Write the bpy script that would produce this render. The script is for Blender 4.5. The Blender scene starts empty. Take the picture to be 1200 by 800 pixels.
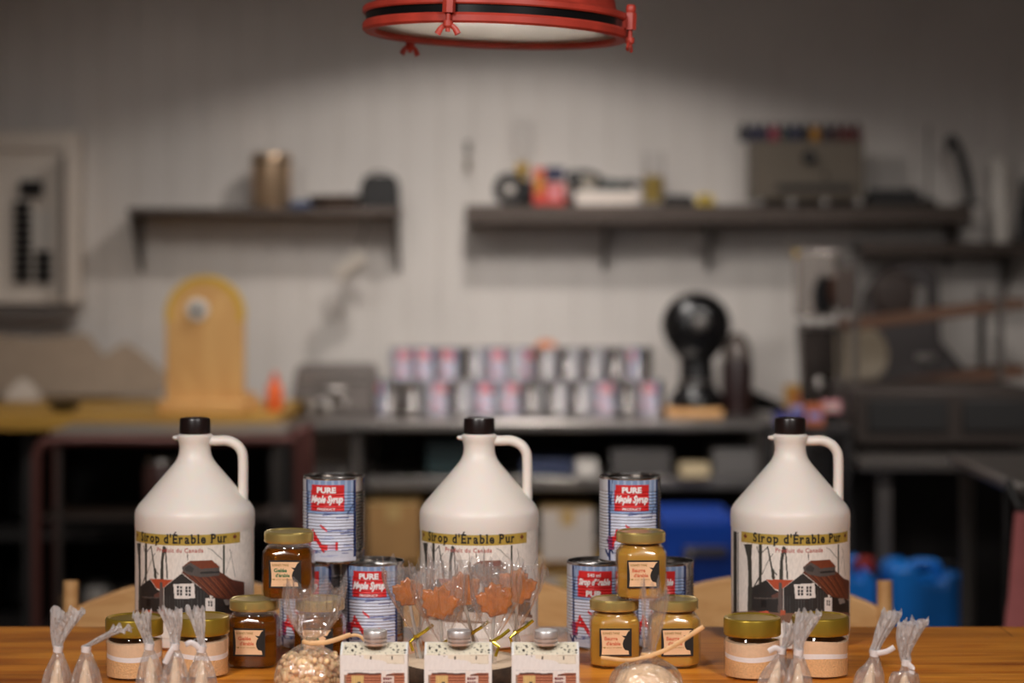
import bpy, bmesh, math, random
import numpy as np
from mathutils import Vector, Matrix
random.seed(7)
PI = math.pi
scn = bpy.context.scene
COL = scn.collection

# ------------------------------------------------------------------ camera, world, lights, exposure
F = 2600.0            # focal length in pixels of a 1200 px wide frame
EYE = 1.33            # eye height
TZ = 0.78             # table height
cam_d = bpy.data.cameras.new('camera')
cam = bpy.data.objects.new('camera', cam_d); COL.objects.link(cam)
cam.location = (0, 0, EYE); cam.rotation_euler = (PI/2, 0, 0)
cam_d.sensor_width = 36; cam_d.lens = F*36/1200
cam_d.shift_y = -100/1200
cam_d.clip_start = 0.05
cam_d.dof.use_dof = True
cam_d.dof.focus_distance = 2.88
cam_d.dof.aperture_fstop = 2.6
scn.camera = cam
scn.view_settings.view_transform = 'Standard'
scn.view_settings.look = 'None'
scn.view_settings.gamma = 1
scn.view_settings.use_curve_mapping = False
scn.view_settings.exposure = 0.0

w = bpy.data.worlds.new('world'); scn.world = w; w.use_nodes = True
w.node_tree.nodes['Background'].inputs[0].default_value = (1.0, 0.93, 0.88, 1)
w.node_tree.nodes['Background'].inputs[1].default_value = 0.085

def area(name, loc, target, size, power, col=(1, .96, .93), size_y=None, spread=180):
    l = bpy.data.lights.new(name, 'AREA'); l.energy = power; l.color = col
    l.size = size; l.spread = math.radians(spread)
    if size_y: l.shape = 'RECTANGLE'; l.size_y = size_y
    o = bpy.data.objects.new(name, l); COL.objects.link(o); o.location = loc
    o.rotation_euler = (Vector(target)-Vector(loc)).to_track_quat('-Z', 'Y').to_euler()
    return o
area('ceiling_light_left', (-1.0, 1.05, 2.40), (-.1, 3.05, .85), .40, 10.5, spread=95)
area('ceiling_light_right', (0.8, 1.15, 2.45), (.1, 3.05, .85), .35, 8.5, spread=95)
def bulb(name, loc, power, r, col=(1, .87, .76)):
    l = bpy.data.lights.new(name, 'POINT'); l.energy = power; l.color = col; l.shadow_soft_size = r
    o = bpy.data.objects.new(name, l); COL.objects.link(o); o.location = loc
    return o
BACK_LAMP = (-.08, 7.05, 2.66)
pl = area('pendant_bulb', BACK_LAMP, (BACK_LAMP[0], BACK_LAMP[1], 0), .07, 21, (1, .94, .89)); pl.data.shape = 'DISK'
area('fill_light_middle', (.0, 5.8, 2.86), (.0, 8.5, .55), .4, 8.5, (1, .95, .90), spread=58)  # added fill without a fixture, lifts the back counter and lower wall
area('fill_light_back_left', (-1.5, 4.9, 2.86), (-1.35, 7.9, .65), .4, 6, (1, .95, .90), spread=62)  # added fill for the left bench and paddle board, no lamp there
area('fill_light_back_right', (1.5, 4.7, 2.86), (1.3, 7.5, .45), .4, 8.5, (1, .95, .90), spread=60)  # added fill to brighten the blue cans and right side, no fixture
bulb('lamp_bulb', (-.024, 3.2, 1.76), .85, .03, (1, .95, .90))

# ------------------------------------------------------------------ helpers
def W(px, py, D):
    return Vector(((px-600)*D/F, D, EYE-(py-300)*D/F))

def lin(c):
    out = []
    for v in c[:3]:
        v = v/255
        out.append(v/12.92 if v <= .04045 else ((v+.055)/1.055)**2.4)
    return (*out, 1)

MATS = {}
def mat(name, rgb, rough=.5, metal=0., var=0., scale=20., bump=0., **kw):
    if name in MATS: return MATS[name]
    m = bpy.data.materials.new(name); m.use_nodes = True
    nt = m.node_tree; b = nt.nodes['Principled BSDF']
    c = lin(rgb)
    b.inputs['Base Color'].default_value = c
    b.inputs['Roughness'].default_value = rough
    b.inputs['Metallic'].default_value = metal
    for k, v in kw.items():
        b.inputs[k.replace('_', ' ')].default_value = v
    tc = nt.nodes.new('ShaderNodeTexCoord')
    n = nt.nodes.new('ShaderNodeTexNoise'); n.inputs['Scale'].default_value = scale; n.inputs['Detail'].default_value = 4
    nt.links.new(tc.outputs['Object'], n.inputs['Vector'])
    if var:
        r = nt.nodes.new('ShaderNodeValToRGB')
        r.color_ramp.elements[0].position = .3; r.color_ramp.elements[1].position = .7
        r.color_ramp.elements[0].color = (*[x*(1-var) for x in c[:3]], 1)
        r.color_ramp.elements[1].color = (*[min(1, x*(1+var)) for x in c[:3]], 1)
        nt.links.new(n.outputs['Fac'], r.inputs['Fac']); nt.links.new(r.outputs['Color'], b.inputs['Base Color'])
    if bump:
        bp = nt.nodes.new('ShaderNodeBump'); bp.inputs['Strength'].default_value = bump; bp.inputs['Distance'].default_value = .002
        nt.links.new(n.outputs['Fac'], bp.inputs['Height']); nt.links.new(bp.outputs['Normal'], b.inputs['Normal'])
    MATS[name] = m
    return m

def wood(name, c1, c2, rough=.4, stretch=(1.2, 14, 14), plank=None, spots=False):
    if name in MATS: return MATS[name]
    m = bpy.data.materials.new(name); m.use_nodes = True
    nt = m.node_tree; b = nt.nodes['Principled BSDF']; b.inputs['Roughness'].default_value = rough
    tc = nt.nodes.new('ShaderNodeTexCoord'); mp = nt.nodes.new('ShaderNodeMapping')
    mp.inputs['Scale'].default_value = stretch
    nt.links.new(tc.outputs['Object'], mp.inputs['Vector'])
    n = nt.nodes.new('ShaderNodeTexNoise'); n.inputs['Scale'].default_value = 3; n.inputs['Detail'].default_value = 7
    n.inputs['Distortion'].default_value = .9
    nt.links.new(mp.outputs['Vector'], n.inputs['Vector'])
    r = nt.nodes.new('ShaderNodeValToRGB')
    r.color_ramp.elements[0].position = .32; r.color_ramp.elements[0].color = lin(c1)
    r.color_ramp.elements[1].position = .66; r.color_ramp.elements[1].color = lin(c2)
    nt.links.new(n.outputs['Fac'], r.inputs['Fac'])
    col = r.outputs['Color']
    if plank:
        br = nt.nodes.new('ShaderNodeTexBrick'); br.offset = .37
        br.inputs['Color1'].default_value = (1, 1, 1, 1); br.inputs['Color2'].default_value = (.82, .78, .76, 1)
        br.inputs['Mortar'].default_value = (.45, .35, .3, 1); br.inputs['Scale'].default_value = 1
        br.inputs['Mortar Size'].default_value = .0012; br.inputs['Brick Width'].default_value = plank[0]; br.inputs['Row Height'].default_value = plank[1]
        nt.links.new(tc.outputs['Object'], br.inputs['Vector'])
        mx = nt.nodes.new('ShaderNodeMix'); mx.data_type = 'RGBA'; mx.blend_type = 'MULTIPLY'; mx.inputs[0].default_value = 1
        nt.links.new(col, mx.inputs[6]); nt.links.new(br.outputs['Color'], mx.inputs[7]); col = mx.outputs[2]
    if spots:
        mp2 = nt.nodes.new('ShaderNodeMapping'); mp2.inputs['Scale'].default_value = (1.6, 5, 1); nt.links.new(tc.outputs['Object'], mp2.inputs['Vector'])
        n2 = nt.nodes.new('ShaderNodeTexNoise'); n2.inputs['Scale'].default_value = 2.1; n2.inputs['Detail'].default_value = 3
        nt.links.new(mp2.outputs['Vector'], n2.inputs['Vector'])
        r2 = nt.nodes.new('ShaderNodeValToRGB'); r2.color_ramp.elements[0].position = .28; r2.color_ramp.elements[0].color = (.55, .47, .4, 1)
        r2.color_ramp.elements[1].position = .47; r2.color_ramp.elements[1].color = (1, 1, 1, 1)
        nt.links.new(n2.outputs['Fac'], r2.inputs['Fac'])
        mx = nt.nodes.new('ShaderNodeMix'); mx.data_type = 'RGBA'; mx.blend_type = 'MULTIPLY'; mx.inputs[0].default_value = 1
        nt.links.new(col, mx.inputs[6]); nt.links.new(r2.outputs['Color'], mx.inputs[7]); col = mx.outputs[2]
    nt.links.new(col, b.inputs['Base Color'])
    MATS[name] = m
    return m

def film(name, tint=(1, 1, 1), base=.10, gloss=.55, haze=.12, rough=.12, bscale=60., bstr=.6, hazecol=(.9, .88, .88), streak=1.):
    """clear plastic film or thin glass: see-through with glossy reflections and a little milkiness"""
    m = bpy.data.materials.new(name); m.use_nodes = True
    nt = m.node_tree; nt.nodes.clear()
    out = nt.nodes.new('ShaderNodeOutputMaterial')
    tr = nt.nodes.new('ShaderNodeBsdfTransparent'); tr.inputs[0].default_value = (*tint, 1)
    gl = nt.nodes.new('ShaderNodeBsdfGlossy'); gl.inputs['Roughness'].default_value = rough
    df = nt.nodes.new('ShaderNodeBsdfTranslucent'); df.inputs[0].default_value = (*hazecol, 1)
    d2 = nt.nodes.new('ShaderNodeBsdfDiffuse'); d2.inputs[0].default_value = (*hazecol, 1)
    md = nt.nodes.new('ShaderNodeMixShader'); md.inputs[0].default_value = .6
    nt.links.new(df.outputs[0], md.inputs[1]); nt.links.new(d2.outputs[0], md.inputs[2])
    lw = nt.nodes.new('ShaderNodeLayerWeight'); lw.inputs['Blend'].default_value = .35
    ma = nt.nodes.new('ShaderNodeMath'); ma.operation = 'MULTIPLY_ADD'; ma.inputs[1].default_value = gloss; ma.inputs[2].default_value = base
    nt.links.new(lw.outputs['Facing'], ma.inputs[0])
    m1 = nt.nodes.new('ShaderNodeMixShader'); nt.links.new(ma.outputs[0], m1.inputs[0])
    nt.links.new(tr.outputs[0], m1.inputs[1]); nt.links.new(gl.outputs[0], m1.inputs[2])
    m2 = nt.nodes.new('ShaderNodeMixShader'); m2.inputs[0].default_value = haze
    nt.links.new(m1.outputs[0], m2.inputs[1]); nt.links.new(md.outputs[0], m2.inputs[2])
    if bstr:
        tc0 = nt.nodes.new('ShaderNodeTexCoord')
        tc = nt.nodes.new('ShaderNodeMapping'); tc.inputs['Scale'].default_value = (1, 1, streak); nt.links.new(tc0.outputs['Object'], tc.inputs['Vector'])
        n = nt.nodes.new('ShaderNodeTexNoise'); n.inputs['Scale'].default_value = bscale; n.inputs['Detail'].default_value = 2; n.inputs['Distortion'].default_value = 1.2
        nt.links.new(tc.outputs['Vector'], n.inputs['Vector'])
        bp = nt.nodes.new('ShaderNodeBump'); bp.inputs['Strength'].default_value = bstr; bp.inputs['Distance'].default_value = .010
        nt.links.new(n.outputs['Fac'], bp.inputs['Height'])
        for q in (gl, df, d2): nt.links.new(bp.outputs['Normal'], q.inputs['Normal'])
        nt.links.new(bp.outputs['Normal'], lw.inputs['Normal'])
    nt.links.new(m2.outputs[0], out.inputs[0])
    MATS[name] = m
    return m

def art_mat(name, rough=.45, metal=0., var=.12, scale=150., **kw):
    m = bpy.data.materials.new(name); m.use_nodes = True
    nt = m.node_tree; b = nt.nodes['Principled BSDF']; b.inputs['Roughness'].default_value = rough; b.inputs['Metallic'].default_value = metal
    for k, v in kw.items(): b.inputs[k.replace('_', ' ')].default_value = v
    at = nt.nodes.new('ShaderNodeAttribute'); at.attribute_name = 'art'
    tc = nt.nodes.new('ShaderNodeTexCoord'); mp = nt.nodes.new('ShaderNodeMapping'); mp.inputs['Scale'].default_value = (1.5, 1, .5)
    n = nt.nodes.new('ShaderNodeTexNoise'); n.inputs['Scale'].default_value = scale; n.inputs['Detail'].default_value = 3
    nt.links.new(tc.outputs['Object'], mp.inputs['Vector']); nt.links.new(mp.outputs['Vector'], n.inputs['Vector'])
    r = nt.nodes.new('ShaderNodeMapRange'); r.inputs['From Min'].default_value = .3; r.inputs['From Max'].default_value = .7
    r.inputs['To Min'].default_value = 1-var; r.inputs['To Max'].default_value = 1+var
    nt.links.new(n.outputs['Fac'], r.inputs['Value'])
    vm = nt.nodes.new('ShaderNodeVectorMath'); vm.operation = 'SCALE'
    nt.links.new(at.outputs['Color'], vm.inputs[0]); nt.links.new(r.outputs['Result'], vm.inputs['Scale'])
    nt.links.new(vm.outputs[0], b.inputs['Base Color'])
    MATS[name] = m
    return m

def tag(o, label=None, cat=None, group=None, kind=None):
    if label: o['label'] = label
    if cat: o['category'] = cat
    if group: o['group'] = group
    if kind: o['kind'] = kind
    return o

def obj(name, bm, mats, parent=None, smooth=True, loc=None, bevel=0, rotz=0):
    me = bpy.data.meshes.new(name)
    bmesh.ops.recalc_face_normals(bm, faces=bm.faces)
    bm.to_mesh(me); bm.free()
    if not isinstance(mats, (list, tuple)): mats = [mats]
    for m in mats: me.materials.append(m)
    if smooth:
        me.polygons.foreach_set('use_smooth', [True]*len(me.polygons))
        try: me.set_sharp_from_angle(angle=math.radians(38))
        except Exception: pass
    o = bpy.data.objects.new(name, me); COL.objects.link(o)
    if parent: o.parent = parent
    if loc: o.location = loc
    o.rotation_euler.z = rotz
    if bevel:
        b = o.modifiers.new('bevel', 'BEVEL'); b.width = bevel; b.segments = 2; b.limit_method = 'ANGLE'; b.angle_limit = math.radians(40)
    return o

def thing(name, label, cat, loc=(0, 0, 0), rotz=0, group=None):
    o = bpy.data.objects.new(name, None); COL.objects.link(o)
    o.empty_display_size = .05
    o.location = loc; o.rotation_euler = (0, 0, rotz)
    return tag(o, label, cat, group)

def dup(root, loc=None, rotz=None, label=None, group=None):
    r = root.copy(); COL.objects.link(r)
    if loc is not None: r.location = loc
    if rotz is not None: r.rotation_euler = (0, 0, rotz)
    if label: r['label'] = label
    if group: r['group'] = group
    for ch in list(root.children):
        c = ch.copy(); COL.objects.link(c); c.parent = r
        for g in list(ch.children):
            d = g.copy(); COL.objects.link(d); d.parent = c
    return r

def B(): return bmesh.new()

def box(bm, c, s, mi=0, rot=None, taper=1.0):
    cx, cy, cz = c; hx, hy, hz = s[0]/2, s[1]/2, s[2]/2
    vs = []
    for dz in (-1, 1):
        k = taper if dz > 0 else 1
        for dx, dy in ((-1, -1), (1, -1), (1, 1), (-1, 1)):
            v = Vector((dx*hx*k, dy*hy*k, dz*hz))
            if rot is not None: v = rot @ v
            vs.append(bm.verts.new(v+Vector((cx, cy, cz))))
    for f in ((0, 3, 2, 1), (4, 5, 6, 7), (0, 1, 5, 4), (1, 2, 6, 5), (2, 3, 7, 6), (3, 0, 4, 7)):
        bm.faces.new([vs[i] for i in f]).material_index = mi
    return vs

def lathe(bm, prof, seg=48, c=(0, 0, 0), mi=0, M=None, mis=None):
    rings = []
    for r, z in prof:
        if r < 1e-6:
            v = Vector((0, 0, z)); v = (M @ v if M else v)+Vector(c)
            rings.append([bm.verts.new(v)])
        else:
            ring = []
            for k in range(seg):
                a = 2*PI*k/seg
                v = Vector((r*math.cos(a), r*math.sin(a), z)); v = (M @ v if M else v)+Vector(c)
                ring.append(bm.verts.new(v))
            rings.append(ring)
    for i in range(len(rings)-1):
        A, Bq = rings[i], rings[i+1]
        m = mis[i] if mis else mi
        if len(A) == 1 and len(Bq) == 1: continue
        for k in range(seg):
            k2 = (k+1) % seg
            if len(A) == 1: f = (A[0], Bq[k2], Bq[k])
            elif len(Bq) == 1: f = (A[k], A[k2], Bq[0])
            else: f = (A[k], A[k2], Bq[k2], Bq[k])
            bm.faces.new(f).material_index = m

def catmull(pts, n=8):
    P = [Vector(p) for p in pts]; P = [P[0]*2-P[1]]+P+[P[-1]*2-P[-2]]
    out = []
    for i in range(1, len(P)-2):
        p0, p1, p2, p3 = P[i-1:i+3]
        for k in range(n):
            t = k/n
            out.append(.5*((2*p1)+(-p0+p2)*t+(2*p0-5*p1+4*p2-p3)*t*t+(-p0+3*p1-3*p2+p3)*t**3))
    out.append(P[-2].copy())
    return out

def tube(bm, pts, r, seg=12, mi=0, sx=1., sy=1., up=(0, 1, 0), caps=True):
    """r: number or list; sx across, sy along 'up'"""
    pts = [Vector(p) for p in pts]; n = len(pts)
    rings = []
    for i, p in enumerate(pts):
        t = (pts[min(i+1, n-1)]-pts[max(i-1, 0)])
        t = t.normalized() if t.length > 1e-9 else Vector((0, 0, 1))
        u = Vector(up)-t*t.dot(Vector(up))
        if u.length < 1e-3: u = t.orthogonal()
        u.normalize(); s = t.cross(u)
        rr = r[i] if isinstance(r, (list, tuple)) else r
        rings.append([bm.verts.new(p+u*(math.sin(2*PI*k/seg)*rr*sy)+s*(math.cos(2*PI*k/seg)*rr*sx)) for k in range(seg)])
    for i in range(n-1):
        for k in range(seg):
            k2 = (k+1) % seg
            bm.faces.new((rings[i][k], rings[i][k2], rings[i+1][k2], rings[i+1][k])).material_index = mi
    if caps:
        bm.faces.new(rings[0][::-1]).material_index = mi; bm.faces.new(rings[-1]).material_index = mi

def prism(bm, poly, y0, y1, mi=0, M=None):
    """2D polygon (x,z) extruded along y"""
    a = [bm.verts.new((M @ Vector((x, y0, z))) if M else (x, y0, z)) for x, z in poly]
    b = [bm.verts.new((M @ Vector((x, y1, z))) if M else (x, y1, z)) for x, z in poly]
    n = len(poly)
    bm.faces.new(a).material_index = mi; bm.faces.new(b[::-1]).material_index = mi
    for i in range(n):
        j = (i+1) % n
        bm.faces.new((a[j], a[i], b[i], b[j])).material_index = mi

def loft(bm, rings, mi=0, cap0=True, cap1=True):
    vr = [[bm.verts.new(p) for p in r] for r in rings]
    n = len(vr[0])
    for i in range(len(vr)-1):
        for k in range(n):
            k2 = (k+1) % n
            bm.faces.new((vr[i][k], vr[i][k2], vr[i+1][k2], vr[i+1][k])).material_index = mi
    if cap0: bm.faces.new(vr[0][::-1]).material_index = mi
    if cap1: bm.faces.new(vr[-1]).material_index = mi

# ---- lettering
def glyphs(txt, bold=0., shear=0., spacing=1.):
    cu = bpy.data.curves.new('lettering', 'FONT'); cu.body = txt; cu.size = 1; cu.offset = bold; cu.shear = shear
    cu.space_character = spacing; cu.dimensions = '2D'; cu.fill_mode = 'FRONT'; cu.resolution_u = 3
    o = bpy.data.objects.new('lettering', cu); COL.objects.link(o)
    dg = bpy.context.evaluated_depsgraph_get(); dg.update()
    me = bpy.data.meshes.new_from_object(o.evaluated_get(dg))
    V = [(v.co.x, v.co.y) for v in me.vertices]; Fc = [tuple(p.vertices) for p in me.polygons]
    bpy.data.objects.remove(o); bpy.data.curves.remove(cu); bpy.data.meshes.remove(me)
    return V, Fc

def serif_word(txt, bold=.012):
    """upright slab-serif lettering: built-in letters with slabs added to the stem ends; returns V,F with cap height 1"""
    VV, FF = [], []
    ref, _ = glyphs('E', 0); cap = max(y for x, y in ref)
    xh = max(y for x, y in glyphs('x', 0)[0])
    x = 0
    def rect(x0, x1, y0, y1):
        b = len(VV); VV.extend([(x0, y0), (x1, y0), (x1, y1), (x0, y1)]); FF.append((b, b+1, b+2, b+3))
    st, sl, se = .10, .055, .07
    for ch in txt:
        if ch == ' ': x += .34; continue
        V, Fc = glyphs(ch, bold)
        x0 = min(v[0] for v in V); x1 = max(v[0] for v in V)
        wd = x1-x0; b = len(VV)
        VV.extend([(v[0]-x0+x, v[1]) for v in V]); FF.extend([tuple(i+b for i in f) for f in Fc])
        L, R = x, x+wd
        ybot = min(v[1] for v in V)
        if ch in 'PÉ': rect(L-se, L+st+se*(1 if ch == 'P' else 0), 0, sl); rect(L-se, L+st, cap-sl, cap)
        if ch == 'É': rect(R-.03, R+.02, 0, .2); rect(R-.03, R+.02, cap-.2, cap)
        if ch == 'i': rect(L-se, R+se, 0, sl); rect(L-se, L+.02, xh-sl, xh)
        if ch == 'r': rect(L-se, L+st+se, 0, sl); rect(L-se, L+.02, xh-sl, xh)
        if ch == 'l': rect(L-se, R+se, 0, sl); rect(L-se, L+.02, cap-sl, cap)
        if ch == 'b': rect(L-se, L+.02, cap-sl, cap)
        if ch == 'd': rect(R-st-se, R-st+.02, cap-sl, cap); rect(R-.02, R+se, 0, sl)
        if ch == 'p': rect(L-se, L+st+se, ybot, ybot+sl); rect(L-se, L+.02, xh-sl, xh)
        if ch == 'u': rect(L-se, L+.02, xh-sl, xh); rect(R-st-se, R-st+.02, xh-sl, xh); rect(R-.02, R+se, 0, sl)
        if ch == 'a': rect(R-.02, R+.05, 0, sl)
        x += wd+.15
    return [(a/cap, b/cap) for a, b in VV], FF

def fit(V, w, h=None, cx=0, cz=0):
    xs = [v[0] for v in V]; ys = [v[1] for v in V]
    sx = w/(max(xs)-min(xs)); sy = sx if h is None else h/(max(ys)-min(ys))
    mx = (max(xs)+min(xs))/2; my = (max(ys)+min(ys))/2
    return [((a-mx)*sx+cx, (b-my)*sy+cz) for a, b in V]

def add_flat(bm, V, Fc, mapf, mi=0):
    vs = [bm.verts.new(mapf(a, b)) for a, b in V]
    for f in Fc:
        try: bm.faces.new([vs[i] for i in f]).material_index = mi
        except ValueError: pass

def inpoly(poly, X, Y):
    r = np.zeros(X.shape, bool); n = len(poly)
    for i in range(n):
        x1, y1 = poly[i]; x2, y2 = poly[(i+1) % n]
        if y1 == y2: continue
        c = ((y1 > Y) != (y2 > Y)) & (X < (x2-x1)*(Y-y1)/(y2-y1)+x1)
        r ^= c
    return r

def seg_mask(p, q, wd, X, Y, wd2=None):
    p = np.array(p, float); q = np.array(q, float); d = q-p; L = (d**2).sum()
    t = np.clip(((X-p[0])*d[0]+(Y-p[1])*d[1])/L, 0, 1)
    ww = wd if wd2 is None else wd+(wd2-wd)*t
    return (X-p[0]-t*d[0])**2+(Y-p[1]-t*d[1])**2 < (ww/2)**2

def art_mesh(name, us, vs, mapf, colour, m, parent, smooth=True):
    """grid sheet with one printed colour per cell; colour: array (nv,nu,3) sRGB 0-255"""
    nu, nv = len(us)-1, len(vs)-1
    verts = [mapf(u, v) for v in vs for u in us]
    faces = [(j*(nu+1)+i, j*(nu+1)+i+1, (j+1)*(nu+1)+i+1, (j+1)*(nu+1)+i) for j in range(nv) for i in range(nu)]
    me = bpy.data.meshes.new(name); me.from_pydata([tuple(v) for v in verts], [], faces)
    c = colour/255.0
    c = np.where(c <= .04045, c/12.92, ((c+.055)/1.055)**2.4).reshape(-1, 3)
    ca = me.color_attributes.new('art', 'FLOAT_COLOR', 'CORNER')
    arr = np.ones((len(faces)*4, 4), np.float32); arr[:, :3] = np.repeat(c, 4, axis=0)
    ca.data.foreach_set('color', arr.ravel())
    me.materials.append(m)
    if smooth: me.polygons.foreach_set('use_smooth', [True]*len(faces))
    o = bpy.data.objects.new(name, me); COL.objects.link(o); o.parent = parent
    return o
# ------------------------------------------------------------------ materials
M_wall = mat('painted_boards', (206, 199, 193), .6, var=.04, scale=3)
M_steel = mat('brushed_steel', (170, 165, 160), .32, 1., var=.08, scale=8)
M_steel_dk = mat('dull_steel', (92, 86, 82), .5, .6, var=.12, scale=8)
M_dark = mat('dark_panel', (38, 34, 33), .7, var=.15, scale=6)
M_black = mat('black_plastic', (16, 15, 16), .25)
M_blackm = mat('matt_black', (26, 24, 24), .6)
M_white = mat('white_plastic', (205, 198, 190), .45)
M_table = wood('table_wood', (198, 110, 24), (232, 152, 50), .38, (1.4, 16, 16), (1.15, .11), True)
M_beech = wood('beech', (206, 150, 92), (226, 176, 118), .45, (3, 3, 14))
M_mustard = wood('mustard_board', (168, 124, 44), (190, 146, 60), .5)
M_board = wood('board_wood', (196, 146, 84), (216, 170, 106), .5, (2.5, 2.5, 1.2))
M_yellowrim = mat('yellow_rim', (205, 160, 40), .5)
M_kraft = mat('kraft_card', (150, 112, 66), .8, var=.08)
M_blue = mat('blue_plastic', (4, 62, 160), .4, var=.06)
M_blue2 = mat('bright_blue_plastic', (14, 118, 210), .4, var=.06)
M_red = mat('weathered_red_paint', (176, 60, 46), .42, var=.22, scale=22, bump=.2)
M_gold = mat('gold_lid', (178, 148, 54), .30, .7, var=.05, scale=6)
M_palegold = mat('pale_gold_lid', (206, 182, 112), .3, .75, var=.05)
M_alu = mat('aluminium', (205, 200, 198), .28, 1.)
M_tin = mat('tin_plate', (176, 172, 170), .22, 1., var=.05)
M_jug = mat('jug_plastic', (230, 220, 211), .42, Subsurface_Weight=.25, Subsurface_Scale=.01)
M_cap = mat('brown_cap', (28, 17, 16), .3)
M_ink = mat('black_ink', (22, 18, 16), .6)
M_redink = mat('red_ink', (176, 70, 56), .6)
M_white_ink = mat('white_ink', (238, 228, 228), .5)
M_green = mat('green_ink', (60, 112, 70), .6)
M_orange_ink = mat('orange_ink', (208, 112, 78), .6)
M_olive_ink = mat('olive_ink', (168, 134, 74), .6)
M_raffia = mat('raffia', (222, 176, 124), .55, var=.1, scale=80)
M_tape = mat('paper_tie', (214, 206, 204), .5)
M_goldtie = mat('gold_tie', (206, 182, 60), .22, .8)
M_glass = film('thin_glass', base=.03, gloss=.35, haze=.0, rough=.04, bstr=0)
M_cello = film('cellophane', base=.11, gloss=.60, haze=.09, rough=.05, bscale=60, bstr=1., streak=.4)
M_cello2 = film('crinkled_bag', base=.10, gloss=.5, haze=.20, rough=.16, bscale=130, bstr=1., streak=.35)
M_cello_b = film('crinkled_neck', base=.10, gloss=.4, haze=.58, rough=.2, bscale=300, bstr=1., streak=.2, hazecol=(.97, .95, .95))
M_peach = mat('peach_paper', (228, 184, 142), .65, var=.06, scale=60)
M_barkm = mat('bark', (62, 44, 30), .9, var=.5, scale=60, bump=1.)
M_cut = wood('cut_wood', (214, 186, 156), (228, 202, 174), .7, (10, 10, 10))

def amber(name, rgb, tr=.6, rough=.12):
    return mat(name, rgb, rough, Transmission_Weight=tr, IOR=1.38)
M_jelly = amber('dark_jelly', (150, 86, 10), .75, .15)
M_butter = mat('maple_butter', (184, 136, 54), .35, var=.03, Subsurface_Weight=.15, Subsurface_Scale=.01, Coat_Weight=.6, Coat_Roughness=.05)
M_candy = mat('amber_candy', (216, 124, 38), .14, Transmission_Weight=.3, IOR=1.45, Subsurface_Weight=.2, Subsurface_Scale=.006, var=.3, scale=70, bump=.5)

# ------------------------------------------------------------------ setting
def struct(name, bm, m, bevel=0, smooth=False):
    return tag(obj(name, bm, m, smooth=smooth, bevel=bevel), kind='structure')
YW = 8.55
bm = B()   # vertical tongue-and-groove boards: grooves are real
xs = []; x = -3.0
while x < 3.0:
    xs += [(x, 0), (x+.118, 0), (x+.121, .006), (x+.127, .006), (x+.130, 0)]; x += .130
pts = [(a, YW+d) for a, d in xs]
lo = [bm.verts.new((a, y, 0)) for a, y in pts]; hi = [bm.verts.new((a, y, 2.9)) for a, y in pts]
for i in range(len(pts)-1):
    if pts[i+1][0]-pts[i][0] > 1e-6: bm.faces.new((lo[i], lo[i+1], hi[i+1], hi[i]))
box(bm, (0, YW+.06, 1.45), (6.0, .1, 2.9))
struct('wall_back', bm, M_wall)
bm = B(); box(bm, (-2.95, 4.1, 1.45), (.1, 9.0, 2.9)); struct('wall_left', bm, M_wall)
bm = B(); box(bm, (2.95, 4.1, 1.45), (.1, 9.0, 2.9)); struct('wall_right', bm, M_wall)
bm = B(); box(bm, (0, 4.1, -.05), (6.0, 9.0, .1)); struct('floor', bm, mat('floor_tiles', (72, 62, 56), .5, var=.2, scale=4))
bm = B(); box(bm, (0, 4.1, 2.95), (6.0, 9.0, .1)); struct('ceiling', bm, mat('ceiling_paint', (120, 110, 102), .8))

# ------------------------------------------------------------------ table
t = thing('dining_table', 'long honey brown plank table in front carrying the maple products', 'table', (0, 2.55, 0))
bm = B(); box(bm, (0, 0, TZ-.02), (3.2, 1.5, .04)); obj('tabletop', bm, M_table, t, bevel=.006)
bm = B(); box(bm, (0, .62, TZ-.09), (2.9, .025, .1)); box(bm, (0, -.62, TZ-.09), (2.9, .025, .1)); box(bm, (1.44, 0, TZ-.09), (.025, 1.24, .1)); box(bm, (-1.44, 0, TZ-.09), (.025, 1.24, .1))
obj('apron', bm, M_table, t, bevel=.003)
for sx in (-1, 1):
    for sy in (-1, 1):
        bm = B(); box(bm, (sx*1.45, sy*.63, (TZ-.04)/2), (.07, .07, TZ-.04)); obj('leg', bm, M_table, t, bevel=.004)

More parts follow.
